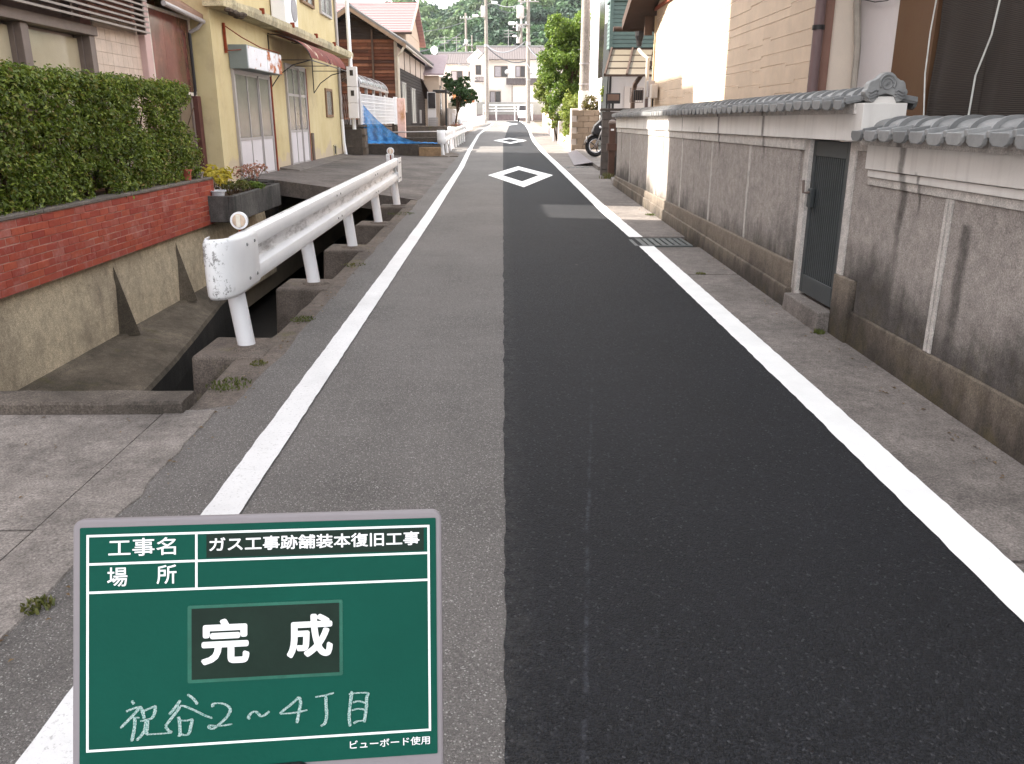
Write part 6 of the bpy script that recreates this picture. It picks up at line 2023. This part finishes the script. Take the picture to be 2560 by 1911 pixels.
# ================================================================== wooded hill
def hz(x, y):
    ridge = float(np.interp(x, [-140, -75, -52, -44, -38, -30, -24, -18, -10, 5, 20, 34, 60, 120], [2, 4, 7, 21, 31.5, 36.5, 33.5, 32, 35, 43, 43, 36, 33, 28]))
    k = min(1, max(0, (y - 150) / 150))
    base = 4 + (ridge - 4) * (k ** .8)
    if y > 305:
        base -= (y - 305) * .12
    return base + 2.0 * mnoise.noise((x * .03, y * .03, 3))


mb = MB()
mb.grid([[(x, y, hz(x, y) if y < 420 else -4) for x in steps(-180, 180, 60)] for y in [146] + steps(150, 420, 45)])
struct(mb.build('hill', M('forest_floor', S(74, 84, 56), .95, .25, .2), None, smooth=True))


def crown_mesh(k):
    """one far tree crown: lumpy shell of leaf sprays"""
    c = []; r = []
    for i in range(16):
        d = rng.normal(size=3); d /= np.linalg.norm(d); d[2] = abs(d[2]) * .9 - .15
        c.append(d * rng.uniform(.45, .8)); r.append(rng.uniform(.28, .5))
    return clumpy(c, r, [36] * 16, (1, 1, .85), .5)


protos = [crown_mesh(i) for i in range(5)]
P4 = []; D4 = []; kinds = [[], [], [], []]
for i in range(1150):
    y = 156 + 160 * rng.random() ** .8
    x = rng.uniform(-70, 75) * (y / 230)
    z = hz(x, y)
    s_ = rng.uniform(2.3, 4.6) * (.75 + .25 * y / 300)
    kinds[int(abs(mnoise.noise((x * .035, y * .05, 9))) * 9 + rng.integers(0, 2)) % 4].append((x, y, z, s_))
hillm = [leafmat('hill_leaf_dark', [S(44, 64, 52), S(54, 76, 60), S(66, 88, 68)], .25, .7), leafmat('hill_leaf_mid', [S(58, 84, 58), S(70, 96, 66), S(84, 110, 74)], .3, .7),
         leafmat('hill_leaf_light', [S(86, 110, 70), S(100, 122, 80), S(76, 100, 64)], .35, .7), leafmat('hill_leaf_olive', [S(60, 80, 54), S(78, 94, 62), S(50, 70, 50)], .3, .7)]
for ki, lst in enumerate(kinds):
    PP = []; DD = []; SS = []
    for (x, y, z, s_) in lst:
        p, d = protos[int(rng.integers(0, 5))]
        sel = rng.random(len(p)) < .85
        a = rng.uniform(0, 6.28); ca, sa = math.cos(a), math.sin(a)
        q = p[sel] @ np.array([[ca, sa, 0], [-sa, ca, 0], [0, 0, 1]])
        dd = d[sel] @ np.array([[ca, sa, 0], [-sa, ca, 0], [0, 0, 1]])
        PP.append(q * s_ + np.array([x, y, z + s_ * .45])); DD.append(dd); SS.append(np.full(len(q), .30 * s_))
    if PP:
        o = link('hill_forest', leaf_mesh('hill_forest', np.concatenate(PP), np.concatenate(SS), np.concatenate(DD), .55, .75, .3, .4), hillm[ki], None)
        o['kind'] = 'stuff'
        o['label'] = 'dense green woodland covering the hill behind the houses'
        o['category'] = 'woodland'

# ================================================================== chalk board of the road crew
O_ = Vector((-.4706, .8436, 1.1043)); EX = Vector((.99228, .11931, -.03384)).normalized()
EY = Vector((-.0133, .32174, .94674)); EY = (EY - EX * EY.dot(EX)).normalized(); EN = EX.cross(EY)
BM = Matrix(((EX.x, EY.x, EN.x, O_.x), (EX.y, EY.y, EN.y, O_.y), (EX.z, EY.z, EN.z, O_.z), (0, 0, 0, 1)))


def onboard(mb):
    mb.v = [tuple(BM @ Vector(p)) for p in mb.v]
    return mb


def rrect(x0, x1, y0, y1, r, n=5):
    return arcp(x1 - r, y1 - r, r, 0, 90, n) + arcp(x0 + r, y1 - r, r, 90, 180, n) + arcp(x0 + r, y0 + r, r, 180, 270, n) + arcp(x1 - r, y0 + r, r, 270, 360, n)


BH = -.296
foot = (-.30, .62)
cb = thing('works_board', 'green roadworks notice board with grey frame and white Japanese lettering', 'notice board', (foot[0], foot[1], g(foot[1])))
m_bframe = M('grey_plastic_frame', S(132, 126, 130), .5, .04, 6, .12, 120, .35)
m_bgreen = M('green_board', S(8, 74, 62), .6, .07, 9, .05, 160, .12)
m_bdark = M('dark_film', S(18, 38, 30), .4, .25, 12, .05, 60, .15)
m_btape = M('clear_tape_edge', S(30, 94, 78), .3, .25, 30, .1, 60, .25)
m_print = M('white_print', S(236, 236, 238), .5, .02, 6, 0)
frame_poly = rrect(-.0155, .3995, BH, .0170, .011)
onboard(MB().prism(frame_poly, 'z', -.016, .000)).build('frame', m_bframe, cb, bevel=.003)
onboard(MB().prism(rrect(-.0072, .3925, BH + .026, .0080, .001, 1), 'z', .0003, .0012)).build('green_panel', m_bgreen, cb)


def rule(x0, x1, y0, y1):
    onboard(MB().box(x0, x1, -y1, -y0, .0013, .0017)).build('ruled_line', m_print, cb)


t_ = .0026
rule(0, .385, 0, t_); rule(0, .385, .2428 - t_, .2428); rule(0, t_, t_, .2428 - t_); rule(.385 - t_, .385, t_, .2428 - t_)
rule(t_, .1175, .0318, .0318 + t_); rule(.1175 + t_, .385 - t_, .0318, .0318 + t_); rule(t_, .385 - t_, .0636, .0636 + t_); rule(.1175, .1175 + t_, t_, .0636)


def jtext(s, x0, x1, y0, y1, bold, name, z=.0020, m=None):
    """printed characters fitted to a box given in board metres (y downwards)"""
    cu = bpy.data.curves.new(name, 'FONT')
    cu.body = s; cu.size = 1.0; cu.offset = 0; cu.resolution_u = 4; cu.fill_mode = 'FRONT'
    ob = bpy.data.objects.new(name, cu); col.objects.link(ob)
    bpy.context.view_layer.update()
    me = bpy.data.meshes.new_from_object(ob.evaluated_get(bpy.context.evaluated_depsgraph_get()))
    bpy.data.objects.remove(ob)
    n = len(me.vertices)
    co = np.empty(n * 3, np.float32); me.vertices.foreach_get('co', co); co = co.reshape(-1, 3)
    mn = co.min(0); mx = co.max(0)
    hgt = (y1 - y0); b = bold * hgt
    X = x0 + b + (co[:, 0] - mn[0]) / (mx[0] - mn[0]) * (x1 - x0 - 2 * b)
    Y = -y1 + b + (co[:, 1] - mn[1]) / (mx[1] - mn[1]) * (hgt - 2 * b)
    Mx = np.array(BM)
    faces = [tuple(p.vertices) for p in me.polygons]
    bpy.data.meshes.remove(me)
    k_ = 8 if bold > 0 else 1
    V = []; F = []
    for q in range(k_):      # heavier weight: the same outline printed again around itself
        dx = b * math.cos(6.2832 * q / k_); dy = b * math.sin(6.2832 * q / k_)
        W = (np.stack([X + dx, Y + dy, np.full(n, z + q * .00003), np.ones(n)], 1) @ Mx.T)[:, :3]
        F += [tuple(a + q * n for a in f_) for f_ in faces]
        V += [tuple(p) for p in W.tolist()]
    me = bpy.data.meshes.new(name)
    me.from_pydata(V, [], F)
    return link(name, me, m or m_print, cb)


jtext('工事名', .0235, .0966, .0050, .0252, .012, 'lettering')
jtext('場', .0222, .0440, .0372, .0590, .012, 'lettering')
jtext('所', .0755, .0972, .0362, .0580, .012, 'lettering')
onboard(MB().box(.1300, .3780, -.0300, -.0033, .0013, .0018)).build('title_label', m_bdark, cb)
jtext('ガス工事跡舗装本復旧工事', .1332, .3730, .0068, .0232, .022, 'lettering', .0024)
onboard(MB().prism(rrect(.1090, .2830, -.1720, -.0840, .002, 2), 'z', .0013, .0017)).build('tape_film', m_btape, cb)
onboard(MB().box(.1136, .2790, -.1680, -.0876, .0018, .0023)).build('stage_label', m_bdark, cb)
jtext('完', .1240, .1775, .1000, .1520, .033, 'lettering', .0028)
jtext('成', .2194, .2716, .0990, .1490, .033, 'lettering', .0028)
jtext('ビューボード使用', .2905, .3835, .2482, .2580, .012, 'lettering')

m_chalk = NT('chalk')
m_chalk.done(m_chalk.mix(m_chalk.rng(m_chalk.noise(900, 3), .38, .60), S(70, 124, 116), S(176, 192, 190)), .95, None, .1)
m_chalk = m_chalk.m
CH = [[(485, 1878), (512, 1919)], [(425, 1996), (496, 1970), (571, 1951), (565, 1967), (502, 2041), (365, 2179)], [(578, 1952), (602, 2002), (620, 2088)], [(511, 2061), (520, 2114), (510, 2217), (485, 2335)], [(511, 2068), (570, 2075)], [(583, 2014), (721, 1960), (740, 1961), (730, 2036), (702, 2086), (645, 2102), (576, 2114)], [(645, 2102), (626, 2211), (588, 2274), (538, 2326)], [(658, 2103), (654, 2187), (650, 2258), (694, 2266), (826, 2266), (910, 2259), (882, 2234), (851, 2190)], [(1014, 1902), (954, 1984), (890, 2058)], [(1004, 1967), (985, 2012), (921, 2093), (848, 2186)], [(1090, 1841), (1150, 1890), (1200, 1959)], [(1010, 1964), (1067, 1977), (1174, 2030), (1276, 2088), (1364, 2126)], [(991, 2087), (1003, 2150), (1008, 2288), (983, 2302)], [(1015, 2131), (1085, 2137), (1139, 2129), (1126, 2204), (1109, 2275), (1077, 2299), (1008, 2284)], [(1372, 1999), (1366, 1975), (1391, 1960), (1462, 1964), (1525, 1991), (1560, 2039), (1537, 2104), (1479, 2166), (1402, 2227), (1357, 2248), (1325, 2226), (1338, 2207), (1402, 2217), (1491, 2216), (1581, 2206)], [(1779, 2162), (1761, 2139), (1794, 2093), (1838, 2080), (1874, 2109), (1903, 2137), (1946, 2124), (1998, 2086)], [(2330, 1941), (2233, 2026), (2126, 2109), (2173, 2123), (2306, 2116), (2424, 2097)], [(2330, 1941), (2347, 2010), (2328, 2114), (2304, 2240)], [(2511, 1952), (2626, 1939), (2727, 1915)], [(2633, 1951), (2636, 2057), (2642, 2170), (2622, 2259), (2574, 2290)], [(2933, 1908), (2912, 2058), (2899, 2193), (2909, 2315)], [(2895, 1943), (2977, 1933), (3113, 1941), (3101, 1993), (3099, 2092), (3083, 2204), (3071, 2279)], [(2942, 2041), (3006, 2029), (3085, 2053)], [(2930, 2131), (3005, 2116), (3084, 2132)], [(2947, 2283), (2996, 2260), (3071, 2257)]]
for k, stk in enumerate(CH):
    pts = [(a / 10000, -b / 10000) for a, b in stk]
    # smooth the hand-drawn stroke
    fine = []
    for i in range(len(pts) - 1):
        p0 = pts[max(i - 1, 0)]; p1 = pts[i]; p2 = pts[i + 1]; p3 = pts[min(i + 2, len(pts) - 1)]
        for q in range(6):
            u = q / 6
            fine.append(tuple(.5 * (2 * p1[j] + (p2[j] - p0[j]) * u + (2 * p0[j] - 5 * p1[j] + 4 * p2[j] - p3[j]) * u * u + (3 * p1[j] - p0[j] - 3 * p2[j] + p3[j]) * u ** 3) for j in (0, 1)))
    fine.append(pts[-1])
    mb = MB(); L_ = []; R_ = []
    for i, p in enumerate(fine):
        a = fine[max(i - 1, 0)]; b = fine[min(i + 1, len(fine) - 1)]
        dx, dy = b[0] - a[0], b[1] - a[1]; l_ = math.hypot(dx, dy) or 1
        vert = abs(dy) / l_
        w_ = (.0008 + .0010 * vert) * (1 + .25 * mnoise.noise((i * .6, k, 0))) * (1 if 0 < i < len(fine) - 1 else .55)
        L_.append((p[0] - dy / l_ * w_, p[1] + dx / l_ * w_, .0018 + k * .00003)); R_.append((p[0] + dy / l_ * w_, p[1] - dx / l_ * w_, .0018 + k * .00003))
    mb.grid([L_, R_])
    onboard(mb).build('chalk_stroke', m_chalk, cb)
onboard(MB().prism([(.160, BH - .03), (.162, BH + .020), (.190, BH + .0262), (.235, BH + .0275), (.250, BH + .018), (.252, BH - .03)], 'z', -.022, .008)).build('clip', m_black, cb, bevel=.003)
top = BM @ Vector((.205, BH - .02, -.008))
MB().path([tuple(top), (foot[0] + .02, foot[1] + .03, .5), (foot[0], foot[1], g(foot[1]) + .03)], .013, 12).build('stand_pole', m_alu, cb, smooth='auto')
for a in (90, 210, 330):
    MB().path([(foot[0], foot[1], g(foot[1]) + .12), (foot[0] + .16 * math.cos(R(a)), foot[1] + .16 * math.sin(R(a)), g(foot[1] + .16 * math.sin(R(a))) + .018)], .008, 8).build('stand_leg', m_black, cb, smooth='auto')


# ================================================================== summer haze
hz_o = MB().box(-900, 900, -60, 1050, -4.2, 62).build('haze', None, None)
hm = bpy.data.materials.new('thin_haze'); hm.use_nodes = True
ht = hm.node_tree
ht.nodes.remove(ht.nodes['Principled BSDF'])
pv = ht.nodes.new('ShaderNodeVolumePrincipled')
pv.inputs['Color'].default_value = (.93, .95, 1, 1)
pv.inputs['Density'].default_value = .00014
pv.inputs['Anisotropy'].default_value = .2
ht.links.new(pv.outputs[0], ht.nodes['Material Output'].inputs['Volume'])
hz_o.data.materials.append(hm)
hz_o['kind'] = 'stuff'
